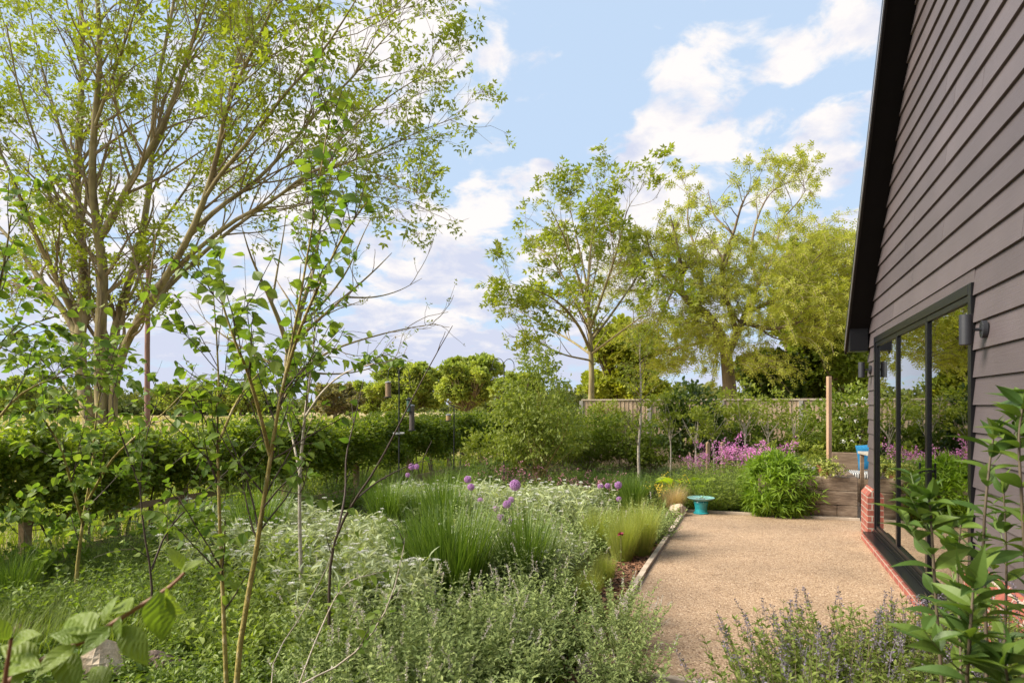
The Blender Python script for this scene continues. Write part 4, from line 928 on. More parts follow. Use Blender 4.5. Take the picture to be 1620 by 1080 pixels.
# ------------------------------------------------------------------ garden plants: prototypes
L_cat = leaf_mat('catmint_leaf', (.155, .23, .115), (.27, .35, .19), .7, .28, .2, (1.2, 1.25, .9))
L_cat2 = leaf_mat('green_catmint_leaf', (.10, .155, .045), (.16, .215, .075), .6, .32, .25)
m_catfl = leaf_mat('catmint_flower', (.44, .40, .38), (.56, .52, .49), .8, .2)
m_catfl2 = leaf_mat('violet_catmint_flower', (.12, .11, .11), (.22, .19, .26), .8, .2)
m_stem = plain('green_stem', (.12, .16, .05), .7)
m_stemb = plain('brown_stem', (.13, .10, .06), .7)
L_grass = leaf_mat('tuft_blade', (.03, .075, .014), (.15, .235, .06), .4, .35, .4)
L_grass2 = leaf_mat('pale_tuft_blade', (.10, .17, .04), (.17, .24, .07), .4, .35, .4)
L_stipa = leaf_mat('feather_grass_blade', (.17, .24, .07), (.28, .31, .14), .5, .4)
L_stipat = leaf_mat('tan_feather_grass', (.42, .31, .18), (.55, .42, .26), .6, .35)
L_silver = leaf_mat('silver_leaf', (.27, .33, .19), (.40, .46, .30), .75, .28, .2, (1.2, 1.25, .8))
m_white = leaf_mat('white_flower', (.68, .70, .62), (.80, .80, .76), .8, .25, .2, (1, 1, 1))
L_per = leaf_mat('perennial_leaf', (.095, .16, .035), (.16, .23, .055), .45, .35)
L_per2 = leaf_mat('light_perennial_leaf', (.14, .21, .05), (.20, .27, .08), .5, .38)
L_fern = leaf_mat('feathery_leaf', (.08, .145, .035), (.12, .19, .05), .6, .35)
L_blue = leaf_mat('blue_green_leaf', (.07, .125, .065), (.11, .17, .095), .6, .3)
L_lime = leaf_mat('lime_leaf', (.28, .40, .04), (.36, .46, .07), .45, .4)
L_bush = leaf_mat('bright_bush_leaf', (.115, .21, .03), (.17, .27, .045), .45, .38)
m_pink = leaf_mat('pink_flower', (.70, .22, .52), (.84, .42, .70), .6, .3, .2, (1.1, 1, 1.1))
m_pink2 = leaf_mat('dusky_pink_flower', (.45, .17, .24), (.55, .27, .32), .6, .3, .2, (1.1, 1, 1))
m_yellow = leaf_mat('yellow_flower', (.72, .50, .05), (.80, .62, .10), .6, .3, .2, (1.1, 1, .6))
m_allium = leaf_mat('allium_floret', (.44, .20, .48), (.62, .40, .66), .6, .3, .2, (1.1, 1, 1.1))
m_crimson = leaf_mat('crimson_flower', (.20, .02, .05), (.28, .05, .09), .6, .2)
FL4 = merge([(diamond(.9), (0, 0, 0), rotz(i * pi / 2), .5) for i in range(4)])

def stem_set(n, rad, h, lean, k=7, r=.0022, wob=.05):
    a = U(0, 2 * pi, n); q = np.sqrt(U(0, 1, n)); b = np.stack([np.cos(a) * q * rad * .45, np.sin(a) * q * rad * .45, np.zeros(n)], -1)
    ln = lean * q + rng.normal(size=n) * .06; d = np.stack([np.cos(a) * np.sin(ln), np.sin(a) * np.sin(ln), np.cos(ln)], -1)
    return grow(b, d, U(h[0], h[1], n), np.full(n, r), np.full(n, r * .6), k, .10, wob)
def paired(mb, P, tm, npair, size, t0=.1, t1=1, m=0, up=.5, shrink=.5):
    """opposite leaf pairs up each stem"""
    n = len(P); R0 = np.zeros(P.shape[:2]); ph = U(0, 2 * pi, n)
    for i in range(npair):
        t = np.clip(t0 + (t1 - t0) * (i + U(-.25, .25, n)) / max(npair - 1, 1), 0, 1); p, T, _ = sample(P, R0, np.arange(n), t)
        a = ph + i * pi / 2
        for s in (0, pi):
            h = np.stack([np.cos(a + s), np.sin(a + s), np.full(n, up)], -1); d = unit(h + T * .3 + rng.normal(size=(n, 3)) * .2)
            nr = np.array([[0, 0, 1.]]) + rng.normal(size=(n, 3)) * .35
            inst(mb, tm, p, frames(d, nr), U(size[0], size[1], n) * (1 - shrink * t), m)
def P_catmint(t, v, green=False, tall=1.0):
    n = 110 if green else 46; P, R = stem_set(n, .34, (.30 * tall, .56 * tall), .75); mb = MB(); tubes(mb, P, R, 3); mb.build('stems', m_stemb if green else m_stem, t)
    mb = MB(); paired(mb, P, leafT(2, (.35, 1, .7, .05), .52, .15, .2), 17 if green else 11, (.036, .060) if green else (.040, .066), .12, .98, shrink=.4)
    sp_, sr_ = spawn(P, R, 11 if green else 6, .25, .85, (.5, .9), (.05, .12), 4, .3, .1, .6, .001); paired(mb, sp_, leafT(2, (.35, 1, .7, .05), .62, .15, .15), 3, (.018, .032), .2, 1)
    mb.build('foliage', L_cat2 if green else L_cat, t)
    mb = MB(); k = P[rng.random(n) < (.26 if green else .22)]
    for i in range(7): 
        tt = 1.0 + .0 * i; p = k[:, -1] + unit(k[:, -1] - k[:, -2]) * (.014 * i - .01)
        for j in range(5): d = unit(rng.normal(size=p.shape) * .8 + np.array([0, 0, .5])); leaves(mb, diamond(.55), p + d * .004, d, (.008, .015), 1, 1)
    tubes(mb, np.stack([k[:, -1], k[:, -1] + unit(k[:, -1] - k[:, -2]) * .08], 1), np.full((len(k), 2), .0012), 3)
    mb.build('flower_spikes', m_catfl2 if green else m_catfl, t)
def P_greencat(t, v): P_catmint(t, v, True, 1.36)
def P_tuft(t, v, n=760, L=(.5, 1.05), w=(.006, .013), rad=.20, mt=None, lean=(.15, 1.7)):
    a = U(0, 2 * pi, n); q = U(0, 1, n) ** .6; b = np.stack([np.cos(a) * q * rad, np.sin(a) * q * rad, np.zeros(n)], -1)
    mb = MB(); blades(mb, b, a + rng.normal(size=n) * .5, U(*L, n), U(*w, n), q * .35 + U(-.08, .08, n), U(lean[0], lean[1], n) * (.3 + .7 * U(0, 1, n)), 6, pw=2); mb.build('blades', mt or L_grass, t)
def P_paletuft(t, v): P_tuft(t, v, 420, (.4, .75), (.005, .009), .12, L_grass2, (.3, 2.0))
def P_stipa(t, v): P_tuft(t, v, 1500, (.3, .62), (.0018, .0032), .10, L_stipa, (.1, 1.3))
def P_tan(t, v): P_tuft(t, v, 1300, (.22, .48), (.0018, .0034), .07, L_stipat, (1.3, 3.0))
FH = None
def P_silver(t, v):
    n = 46; P, R = stem_set(n, .36, (.26, .50), .7, r=.0028); mb = MB(); tubes(mb, P, R, 4); mb.build('stems', L_silver, t)
    mb = MB(); along(mb, P, R, leafT(4, (.12, .9, 1, .65, .02), .20, .22, .55), 62, (.05, .12), .0, 1, .8, .9, .35, fwd=.9)
    mb.build('foliage', L_silver, t)
    for i in rng.choice(n, 13, replace=False):
        top = P[i, -1]; fm = MB(); m = 46; a = U(0, 2 * pi, m); q = np.sqrt(U(0, 1, m)) * .020; pos = np.stack([np.cos(a) * q, np.sin(a) * q, .070 - q * q * 14], -1)
        leaves(fm, diamond(.8), pos, unit(np.stack([np.cos(a) * q * 40, np.sin(a) * q * 40, U(.2, .9, m)], -1)), (.008, .014), 1, .6, m=0)
        tubes(fm, np.array([(0, 0, -.02), (0, .002, .03), (0, 0, .07)]), np.array([.0016, .0014, .0014]), 4, 1)
        o = fm.build('flower_head', [m_white, L_silver], t); o.location = tuple(top)
def P_perennial(t, v, mt=None, tm=None, size=(.05, .09), h=(.2, .42), n=34):
    P, R = stem_set(n, .32, h, .8, r=.0026); mb = MB(); tubes(mb, P, R, 3); mb.build('stems', m_stem, t)
    mb = MB(); paired(mb, P, tm or leafT(3, (.1, .9, .95, .02), .5, .2, .25), 8, size, .1, 1); mb.build('foliage', mt or L_per, t)
def P_leafy(t, v): P_perennial(t, v, L_per2, OVAL, (.06, .10))
def P_tallgreen(t, v): P_perennial(t, v, L_per2, NARROW, (.10, .16), (.55, .85), 60)
def P_linear(t, v): P_perennial(t, v, L_fern, NARROW, (.08, .14), (.3, .6), 60)
def P_fern(t, v, mt=None):
    mb = MB(); n = 70; P, R = stem_set(n, .4, (.25, .5), 1.1, r=.002); tubes(mb, P, R, 3); mb.build('stems', m_stem, t)
    mb = MB(); P2, R2 = spawn(P, R, 26, .15, 1, (.7, 1.2), (.06, .14), 4, .1, .1, .6, .001, tw=.6); along(mb, P2, R2, diamond(.22), 120, (.014, .03), 0, 1, .9); mb.build('foliage', mt or L_fern, t)
def P_bluefern(t, v): P_fern(t, v, L_blue)
def P_hesperis(t, v):
    n = 16; P, R = stem_set(n, .35, (.65, 1.05), .35, r=.0035); mb = MB(); tubes(mb, P, R, 4)
    P2, R2 = spawn(P, R, 5, .6, .95, (.4, .7), (.08, .2), 4, .3, .1, .6, .0015); tubes(mb, P2, R2, 3); mb.build('stems', m_stem, t)
    mb = MB(); along(mb, P, R, LANCE, 22, (.05, .11), .05, .8, .9, hang=.1); mb.build('foliage', L_per2, t)
    mb = MB(); tips = np.concatenate([P[:, -1], P2[:, -1]])
    idx = np.repeat(np.arange(len(tips)), 8); pos = tips[idx] + rng.normal(size=(len(idx), 3)) * np.array([.024, .024, .03]); leaves(mb, FL4, pos, unit(rng.normal(size=(len(idx), 3))), (.018, .028), .6, 1); mb.build('flowers', m_pink, t)
def P_campion(t, v):
    n = 14; P, R = stem_set(n, .3, (.35, .6), .4, r=.002); mb = MB(); tubes(mb, P, R, 3); mb.build('stems', m_stemb, t)
    mb = MB(); along(mb, P, R, OVAL, 14, (.03, .06), .0, .6, .9); mb.build('foliage', L_per, t)
    mb = MB(); idx = np.repeat(np.arange(n), 7); pos = P[idx, -1] + rng.normal(size=(len(idx), 3)) * .022; leaves(mb, FL4, pos, unit(rng.normal(size=(len(idx), 3))), (.013, .024), .6, 1); mb.build('flowers', m_pink2, t)
KINDS = dict(catmint=(P_catmint, 4), greencat=(P_greencat, 3), tuft=(P_tuft, 3), paletuft=(P_paletuft, 2), stipa=(P_stipa, 2), tan=(P_tan, 1), silver=(P_silver, 4), perennial=(P_perennial, 3),
             leafy=(P_leafy, 3), linear=(P_linear, 2), fern=(P_fern, 2), bluefern=(P_bluefern, 2), hesperis=(P_hesperis, 3), campion=(P_campion, 2), tallgreen=(P_tallgreen, 2))
NAMES = dict(catmint='catmint', greencat='catmint', tuft='grass_tuft', paletuft='grass_tuft', stipa='feather_grass', tan='feather_grass', silver='silver_leaf_plant', perennial='leafy_perennial', leafy='leafy_perennial',
             linear='narrow_leaf_perennial', fern='feathery_perennial', bluefern='feathery_perennial', hesperis='sweet_rocket', campion='campion', tallgreen='tall_perennial')
PROTO = {}
def plant(kind, px, D, label, group=None, sc=1.0, xy=None):
    fn, nv = KINDS[kind]; v = random.randrange(nv); p = gp(px, D) if xy is None else xy
    s = sc * random.uniform(.9, 1.1); rz = random.uniform(0, 6.28)
    if (kind, v) not in PROTO:
        t = thing(NAMES[kind], label, 'grass' if 'tuft' in kind or kind in ('stipa', 'tan') else 'plant', (p[0], p[1], .006), rz, group); t.scale = (s,) * 3; fn(t, v); PROTO[(kind, v)] = t; return t
    src = PROTO[(kind, v)]; t = copy_thing(src, (p[0], p[1], .006), rz, s, label)
    if group: t['group'] = group
    elif 'group' in t: del t['group']
    return t
def patch(kind, spots, label, group, sc=1.0):
    for px, D in spots:
        if px > 1035 and 8.6 < D < 10.2 and kind == 'catmint': continue
        plant(kind, px, D, label, group, sc)
def edge_x(D): return -1.06 + .371 * D           # left edge of the patio
def grid(x0, x1, D0, D1, step, jit=.3, cond=None):
    out = []; D = D0
    while D < D1:
        x = (x0 - 810) / FPX * D
        while x < (x1 - 810) / FPX * D:
            xx = x + random.uniform(-jit, jit) * step; dd = D + random.uniform(-jit, jit) * step
            if xx < edge_x(dd) - (.42 if 4.6 < dd < 7.4 else .22) and (cond is None or cond(xx, dd)): out.append((810 + xx / dd * FPX, dd))
            x += step
        D += step
    return out
# --- front: catmint
patch('catmint', grid(540, 1060, 2.9, 5.0, .36), 'grey green catmint clump in the drift at the very front of the long bed', 'catmint along the front of the long bed', .95)
patch('catmint', grid(850, 1010, 5.2, 6.6, .38), 'grey green catmint clump between the tall grass tuft and the patio edging', 'catmint beside the tall grass tuft')
patch('catmint', [(905, 7.2), (960, 7.4), (1010, 7.7), (1040, 8.2), (985, 8.3), (930, 8.0)], 'grey green catmint clump around the feather grass near the patio', 'catmint around the feather grass')
patch('catmint', [(770, 7.3), (805, 7.0), (750, 7.9), (835, 7.4)], 'grey green catmint clump below the purple allium heads', 'catmint below the alliums')
patch('catmint', [(985, 4.4), (988, 3.95), (975, 4.8), (985, 3.5)], 'grey green catmint clump spilling over the near left corner of the patio edging', 'catmint at the patio corner', .82)
# --- front right: green catmint against the house
xyR = [(5.72, .3), (5.7, .62), (5.68, .95), (6.05, .4), (6.05, .75), (6.0, 1.02), (6.4, .55), (6.4, .95), (6.75, .7), (5.75, .1), (6.9, 1.1), (6.5, 1.22), (5.85, .78), (5.9, .2), (6.2, 1.15)]
for s, o in [(s_ + .13, o_) for s_, o_ in xyR]:
    if 1: plant('greencat', 0, 0, 'violet flowered catmint clump in the front right bed by the gravel', 'catmint at the front right of the patio', 1.0, xy=tuple(H(s + .12, o)))
# --- grass tufts
plant('tuft', 715, 5.5, 'largest arching dark green grass tuft in the middle of the long bed', None, 1.0)
plant('tuft', 675, 5.75, 'arching grass tuft tucked against the left of the largest tuft', None, .85)
plant('tuft', 830, 5.8, 'arching grass tuft just right of the largest tuft', None, .82)
plant('tuft', 612, 8.7, 'dark grass tuft left of the allium heads, leftmost of the pair behind the white flowers', None, .85)
plant('tuft', 705, 8.4, 'dark grass tuft below the two small allium heads', None, .85)
plant('tuft', 655, 8.9, 'dark grass tuft between the two tufts behind the white flowers', None, .7)
plant('tuft', 408, 7.0, 'dark grass tuft behind the yellow birch stems', None, .95)
plant('tuft', 45, 5.6, 'dark grass tuft at the left edge of the garden', None, .62)
plant('tuft', 15, 5.2, 'dark grass tuft cut off by the left edge', None, .6)
plant('tuft', 1003, 10.2, 'rounded bright grass tuft behind the far alliums', None, .72)
plant('tuft', 970, 10.8, 'grass tuft behind and left of the rounded bright tuft', None, .6)
plant('paletuft', 585, 11.5, 'pale grass tuft in front of the hedge under the feeder pole', None, .8)
patch('paletuft', [(640, 11.8), (690, 11.4), (735, 11.2)], 'pale grass tuft in the row behind the silver plants', 'pale tufts behind the silver plants', .8)
plant('stipa', 1012, 7.25, 'feathery lime grass clump nearest the patio edging', None, 1.05)
plant('stipa', 985, 7.0, 'feathery lime grass clump behind the small crimson flower', None, 1.0)
plant('stipa', 945, 7.5, 'feathery lime grass clump left of the crimson flower', None, .9)
plant('stipa', 955, 6.0, 'small feathery grass clump on the bare bark strip', None, .55)
plant('stipa', 560, 6.3, 'feathery grass clump among the white flowers on the left', None, .85)
plant('stipa', 655, 9.6, 'feathery grass clump below the double allium heads', None, .85)
plant('stipa', 930, 5.4, 'tawny feather grass clump at the edge of the front catmint', None, .6)
plant('tan', 1066, 10.1, 'tan dried feather grass mound beside the pale boulder', None, 1.15)
# --- silver plants with white flowers
patch('silver', grid(345, 520, 6.2, 8.4, .5), 'silver leaved plant with white flower heads in the left drift behind the birch stems', 'left drift of white flowers')
patch('silver', grid(500, 640, 5.2, 7.3, .5), 'silver leaved plant with white flower heads left of the largest grass tuft', 'white flowers left of the tall tuft')
patch('silver', grid(720, 890, 6.0, 7.0, .45), 'silver leaved plant with white flower heads behind the largest grass tuft', 'white flowers behind the tall tuft', .9)
patch('silver', grid(640, 780, 8.9, 10.4, .48), 'silver leaved plant in the pale mound between the double alliums and the small allium pair', 'silver mound by the double alliums')
patch('silver', grid(785, 945, 8.3, 9.8, .48), 'silver leaved plant in the pale mound right of the biggest allium head', 'silver mound right of the biggest allium', 1.05)
patch('silver', [(350, 6.0), (395, 5.8), (440, 5.9), (585, 4.7), (540, 5.0), (330, 6.6), (300, 7.2), (610, 5.0)], 'silver leaved plant at the near edge of the left drift, among the broad green leaves', 'near edge of the left white drift', 1.15)
# --- leafy fill on the left
patch('perennial', grid(-20, 420, 5.0, 6.6, .55), 'mid green leafy perennial in the shade under the left birch saplings', 'leafy plants under the birch saplings', .9)
patch('leafy', grid(395, 600, 4.1, 5.6, .5), 'light green leafy plant at the foot of the yellow birch stems', 'light leafy plants under the yellow stems', .95)
patch('perennial', grid(200, 560, 3.4, 4.4, .5), 'low leafy perennial at the bottom of the picture left of the catmint', 'low leafy plants at the bottom left', .8)
patch('tallgreen', [(300, 6.4), (355, 6.0), (210, 6.8), (150, 6.2)], 'taller leafy stems standing in the clearing under the birch saplings', 'tall leafy stems in the clearing', .75)
patch('leafy', [(430, 5.9), (470, 5.6), (520, 5.2), (455, 4.9), (545, 4.6), (580, 5.0), (400, 5.3)], 'broad leaved plant between the yellow birch stems and the grass tufts', 'broad leaved plants right of the yellow stems', 1.3)
patch('perennial', [(90, 4.9), (180, 4.6), (270, 4.9), (330, 4.5), (240, 5.4), (20, 4.7), (310, 5.5)], 'leafy plant in the near left corner behind the large leaves', 'leafy plants in the near left corner', 1.15)
# --- middle distance
plant('fern', 955, 12.0, 'feathery green mound behind the pink campions', None, 1.25); plant('fern', 915, 12.4, 'feathery green mound left of the fern clump by the campions', None, 1.2)
plant('fern', 1000, 12.3, 'feathery green mound at the foot of the white stemmed birch', None, 1.1)
plant('bluefern', 1082, 12.6, 'blue green feathery mound right of the white stemmed birch', None, 1.25); plant('bluefern', 1050, 12.3, 'blue green feathery mound just right of the white birch foot', None, 1.0)
patch('linear', [(745, 12.0), (775, 11.7), (760, 12.6), (730, 12.4)], 'bright narrow leaved mound left of the weeping birch', 'mounds left of the weeping birch', 1.35)
patch('linear', [(600, 12.6), (560, 12.2), (530, 11.6), (490, 11.0), (460, 10.4)], 'narrow leaved green plant in the row in front of the hedge', 'plants along the hedge foot', 1.0)
patch('perennial', [(430, 9.8), (400, 9.2), (550, 10.6), (510, 9.9), (470, 9.3)], 'leafy perennial between the hedge and the white flower drift', 'leafy plants behind the white drift', 1.1)
patch('campion', [(905, 10.4), (925, 10.2), (945, 10.6), (890, 10.8), (960, 10.3)], 'pink campion between the silver mound and the grass tuft', 'pink campions', 1.0)
patch('campion', [(782, 11.2), (812, 11.0), (828, 11.3), (850, 11.4)], 'dusky pink campion at the foot of the weeping birch', 'campions at the weeping birch', 1.15)
patch('hesperis', [(1192, 11.2), (1178, 11.4), (1208, 11.5), (1200, 10.9)], 'tall sweet rocket in the large pink cluster behind the bright bush', 'main cluster of pink sweet rocket', 1.0)
plant('hesperis', 1233, 11.9, 'pink sweet rocket at the right of the main pink cluster', None, 1.1)
plant('hesperis', 1148, 11.7, 'pink sweet rocket just left of the main pink cluster', None, 1.05)
plant('hesperis', 1108, 12.0, 'small pink sweet rocket standing alone left of the main cluster', None, .85)
patch('tallgreen', [(1135, 10.2), (1160, 10.25), (1185, 10.3), (1120, 10.6), (1146, 10.65), (1172, 10.6), (1196, 10.7), (1132, 10.95), (1210, 10.9)], 'tall narrow leaved green plant between the bird bath and the bright bush', 'tall green plants behind the bird bath', .92)
patch('tallgreen', [(1085, 10.5), (1092, 11.0)], 'tall narrow leaved plant above the pale boulder', 'tall plants above the boulder', .75)
plant('leafy', 1065, 11.2, 'leafy plant under the yellow flowers', None, .9)
patch('perennial', [(1030, 11.2), (1120, 11.8), (1150, 12.3), (1060, 12.0), (990, 11.4)], 'leafy perennial in the far bed near the fence', 'leafy plants of the far bed', 1.2)
patch('perennial', [(830, 12.2), (870, 12.0), (890, 12.6), (850, 10.5), (800, 10.4), (760, 10.8), (720, 10.9)], 'leafy perennial around the foot of the weeping birch', 'leafy plants round the weeping birch', 1.1)

# lime leaved plant with yellow flowers
p = gp(1082, 10.75); t = thing('lime_leaf_plant', 'lime green broad leaved plant behind the tan grass mound', 'plant', (p[0], p[1], .006))
mb = MB(); n = 26; a = U(0, 6.28, n); P, R = grow(np.zeros((n, 3)) + rng.normal(size=(n, 3)) * np.array([.05, .05, 0]), unit(np.stack([np.cos(a) * .5, np.sin(a) * .5, np.ones(n)], -1)), U(.2, .5, n), np.full(n, .004), np.full(n, .003), 5, .1, .1); tubes(mb, P, R, 4); mb.build('stems', m_stem, t)
mb = MB(); d = unit(np.stack([np.cos(a), np.sin(a), U(.1, .7, n)], -1)); leaves(mb, leafT(4, (.2, .9, 1, .7, .05), .7, .2, .25), P[:, -1], d, (.18, .28), 1, .4); mb.build('foliage', L_lime, t)
p = gp(1056, 10.8); t = thing('yellow_flower_plant', 'yellow flowering plant left of the lime leaved plant', 'plant', (p[0], p[1], .006))
mb = MB(); P, R = stem_set(30, .35, (.25, .5), .6); tubes(mb, P, R, 3); along(mb, P, R, OVAL, 18, (.03, .06), 0, .8, .9); mb.build('stems', L_per2, t)
mb = MB(); idx = np.repeat(np.arange(30), 9); leaves(mb, FL4, P[idx, -1] + rng.normal(size=(len(idx), 3)) * .04, unit(rng.normal(size=(len(idx), 3))), (.02, .035), .6, 1); mb.build('flowers', m_yellow, t)

# bright feathery bush at the corner of the raised bed
p = H(-1.12, 1.04)
bush('feathery_bush', 'rounded bright green feathery bush covering the left end of the raised bed', p, [(0, .0, .42, .52, .48, .46), (-.1, .05, .7, .26, .26, .24), (.14, 0, .22, .42, .42, .22), (-.18, .0, .2, .36, .4, .2)], L_bush, leafT(3, (.2, 1, .8, .02), .17, .2, .3), (.08, .14), dens=980, clump=.24, trunk_r=.006, per=24, hang=.25, split=6)

# plants on the raised bed
def on_bed(kind, x, y, label, sc, group=None):
    q = in_bed(x, y); t = plant(kind, 0, 0, label, group, sc, xy=tuple(q)); t.location.z = .585; return t
on_bed('bluefern', .72, -1.1, 'blue green mound on the raised bed behind the bright bush', .55)
on_bed('perennial', .75, -1.35, 'dark leafy plant on the raised bed in front of the tall post', .75); on_bed('perennial', .35, -1.3, 'dark leafy plant at the back right of the raised bed', .62)
on_bed('leafy', 1.02, -1.35, 'light leafy plant at the back left of the raised bed', .7); on_bed('bluefern', 1.0, -.7, 'grey mound at the left of the raised bed', .5)
on_bed('leafy', .62, -.30, 'tiny green seedling tuft by the terracotta pot', .24); on_bed('perennial', 1.0, -.35, 'tiny leafy seedling in the middle of the raised bed', .22)
on_bed('campion', .75, -.42, 'tiny pink flowered plant in the middle of the raised bed', .28)
mb = MB(); n = 260; q = np.array([in_bed(x, y) for x, y in zip(U(.15, 1.15, n), U(-1.6, -.12, n))]); P, R = grow(np.column_stack([q, np.full(n, .59)]), unit(rng.normal(size=(n, 3)) * (1, 1, .25)), U(.05, .2, n), np.full(n, .003), np.full(n, .002), 4, .02, .2); P[..., 2] = np.maximum(P[..., 2], .588); tubes(mb, P, R, 4)
tag(mb.build('twig_mulch', noise_mat('twig_mulch', (.12, .08, .06), (.34, .25, .20), 20, .9)), 'dry twig mulch over the raised bed', 'mulch', kind='stuff')

# --- alliums
def allium(px, py, D, dia, label, group='purple allium heads in the long bed'):
    P0 = P3(px, py, D); t = thing('allium', label, 'flower', (P0[0] + random.uniform(-.05, .05), P0[1] + .05, .006), 0, group)
    off = np.array([t.location.x, t.location.y, .006]); h = P0 - off
    mb = MB(); Pc = resample([(0, 0, 0), (h[0] * .2, h[1] * .2, h[2] * .4), (h[0] * .7, h[1] * .7, h[2] * .8), tuple(h)], 9); tubes(mb, Pc, np.full(9, .0035), 6); mb.build('stem', m_stem, t)
    n = int(150 * (dia / .08) ** 1.2); i = np.arange(n) + .5; ph = np.arccos(1 - 2 * i / n); th = pi * (1 + 5 ** .5) * i; d = np.stack([np.cos(th) * np.sin(ph), np.sin(th) * np.sin(ph), np.cos(ph)], -1)
    if dia < .066: d = d[d[:, 2] > -.35]
    mb = MB(); pos = d * dia / 2 * .86 * U(.9, 1.08, len(d))[:, None]
    for k in range(4):
        dd = unit(rperp(d) + d * .55); inst(mb, diamond(.42), pos, frames(dd, d), np.full(len(d), .013 if dia > .07 else .011))
    P = np.stack([d * .004, pos], 1); tubes(mb, P, np.full((len(d), 2), .0006), 3); o = mb.build('flower_head', m_allium, t); o.location = tuple(h)
for a in ((815, 767, 6.2, .108, 'biggest round purple allium head above the white flowers'), (740, 758, 7.9, .088, 'allium head, upper one of the pair above the dark tuft'), (745, 770, 7.7, .082, 'allium head, lower one of the pair above the dark tuft'),
          (760, 791, 7.4, .062, 'small allium head alone below the pair'), (802, 797, 7.0, .088, 'allium head directly under the biggest one, widest of that cluster'), (809, 790, 7.4, .066, 'allium head peeking behind the widest of the lower cluster'),
          (785, 805, 7.2, .066, 'leftmost allium head of the lower cluster'), (792, 818, 7.0, .074, 'lower left allium head at the bottom of the cluster'), (808, 825, 7.0, .070, 'lowest allium head at the bottom right of the cluster'),
          (651, 738, 10.0, .098, 'left one of the double allium heads by the feeder pole'), (659, 738, 10.2, .086, 'right one of the double allium heads by the feeder pole'), (645, 751, 9.8, .07, 'pale allium head below the double heads'),
          (978, 767, 9.4, .108, 'allium head in front of the rounded bright tuft, largest of the far ones'), (950, 769, 9.6, .085, 'far allium head at the left beside the campions'), (961, 768, 9.9, .08, 'pale far allium head second from the left'), (979, 789, 9.0, .07, 'small far allium head below the largest far one')): allium(*a)
p = gp(982, 6.75); t = thing('crimson_flower', 'single small crimson flower in front of the lime feather grass', 'flower', (p[0], p[1], .006))
mb = MB(); tubes(mb, np.array([(0, 0, 0), (.005, 0, .18), (0, 0, .33)]), np.array([.003, .003, .0025]), 5); mb.build('stem', m_stemb, t)
mb = MB(); n = 14; leaves(mb, OVAL, np.tile([[0, 0, .33]], (n, 1)), unit(np.stack([np.cos(U(0, 6.28, n)), np.sin(U(0, 6.28, n)), U(-.3, .7, n)], -1)), (.03, .05), 1, .4); mb.build('petals', m_crimson, t)

# ------------------------------------------------------------------ shrubs and small trees of the far bed
p = gp(852, 11.4)
t = bush('weeping_birch', 'small weeping birch with fine drooping leaves in the middle of the garden', p, [(0, 0, 1.75, .62, .6, .75), (-.25, .1, 1.25, .55, .5, .5), (.3, -.1, 1.3, .5, .5, .55), (0, 0, 2.35, .33, .33, .32), (-.5, 0, 1.7, .3, .3, .3), (-.2, 0, .95, .6, .5, .35)], L_weep, OV, (.045, .08), dens=270, cat='tree', clump=.3, trunk_r=.013, hang=.7, per=20, split=9, m_b=m_birchb, root_z=.45, rs=.2)
p = gp(1012, 13.3)
t = thing('white_stemmed_birch', 'slender white stemmed birch in front of the fence', 'tree', (p[0], p[1], 0))
P, R = limb([(1012, 775, 0), (1010, 715, 0), (1013, 670, 0), (1014, 610, 0), (1012, 560, 0), (1014, 535, 0)], 13.3, .034, .008, 14); P = P[None] - (p[0], p[1], 0); R = R[None]; mb = MB(); tubes(mb, P, R, 8); mb.build('trunk', m_paleb, t, smooth=True)
mb = MB(); P1, R1 = spawn(P, R, 12, .22, 1, (.5, 1.0), (.5, 1.1), 6, .1, .12, .5, .004); P2, R2 = spawn(P1, R1, 5, .2, 1, (.5, .9), (.2, .45), 4, 0, .15, .6, .002, droop=.3); tubes(mb, P1, R1, 4); tubes(mb, P2, R2, 3); mb.build('branches', m_ashtwig, t)
mb = MB(); along(mb, P1, R1, OV, 28, (.045, .075), .2, 1, .9, hang=.4); along(mb, P2, R2, OV, 45, (.045, .075), .1, 1, .9, hang=.4); mb.build('crown', L_light, t)
def small_tree(px, D, zc, r, h, label, m, group=None, size=(.05, .085), dens=150):
    p = gp(px, D); t = bush('small_tree', label, p, [(0, 0, zc, r, r, h), (r * .4, 0, zc - h * .3, r * .7, r * .7, h * .6), (-r * .4, 0, zc + h * .2, r * .6, r * .6, h * .6)], m, OV, size, dens=dens, cat='tree', group=group, trunk_r=.013, per=18, m_b=m_paleb, root_z=zc * .62, rs=.02, split=7); return t
small_tree(1178, 13.0, 1.72, .42, .42, 'small tree with bright crown and thin trunk before the fence, left of the tall post', L_light)
small_tree(1128, 13.2, 1.35, .38, .34, 'small tree with low rounded crown left of the brightest small tree', L_light)
small_tree(1256, 13.6, 1.45, .34, .45, 'thin leaved small tree directly left of the tall post', L_light, size=(.04, .07), dens=110)
small_tree(1060, 13.8, 1.55, .5, .45, 'small tree touching the right of the white stemmed birch', L_light)
def shrub(px, D, z, rx, rz, label, m, size=(.06, .10), dens=230, tm=None, group=None, name='shrub'):
    p = gp(px, D); return bush(name, label, p, [(0, 0, z, rx, rx * .8, rz), (rx * .45, 0, z * .8, rx * .6, rx * .6, rz * .6), (-rx * .45, .1, z * .75, rx * .6, rx * .6, rz * .6)], m, tm or OV, size, dens=dens, group=group, trunk_r=.012, per=18)
shrub(1092, 14.3, 1.35, .62, .85, 'dark glossy evergreen shrub in front of the fence left of the small trees', L_dark, (.08, .12))
shrub(1345, 13.2, 1.15, .52, .95, 'tall climbing shrub with a few white flowers right of the tall post', L_green, (.07, .11))
shrub(1328, 13.7, .8, .5, .7, 'leafy shrub at the foot of the tall post', L_green)
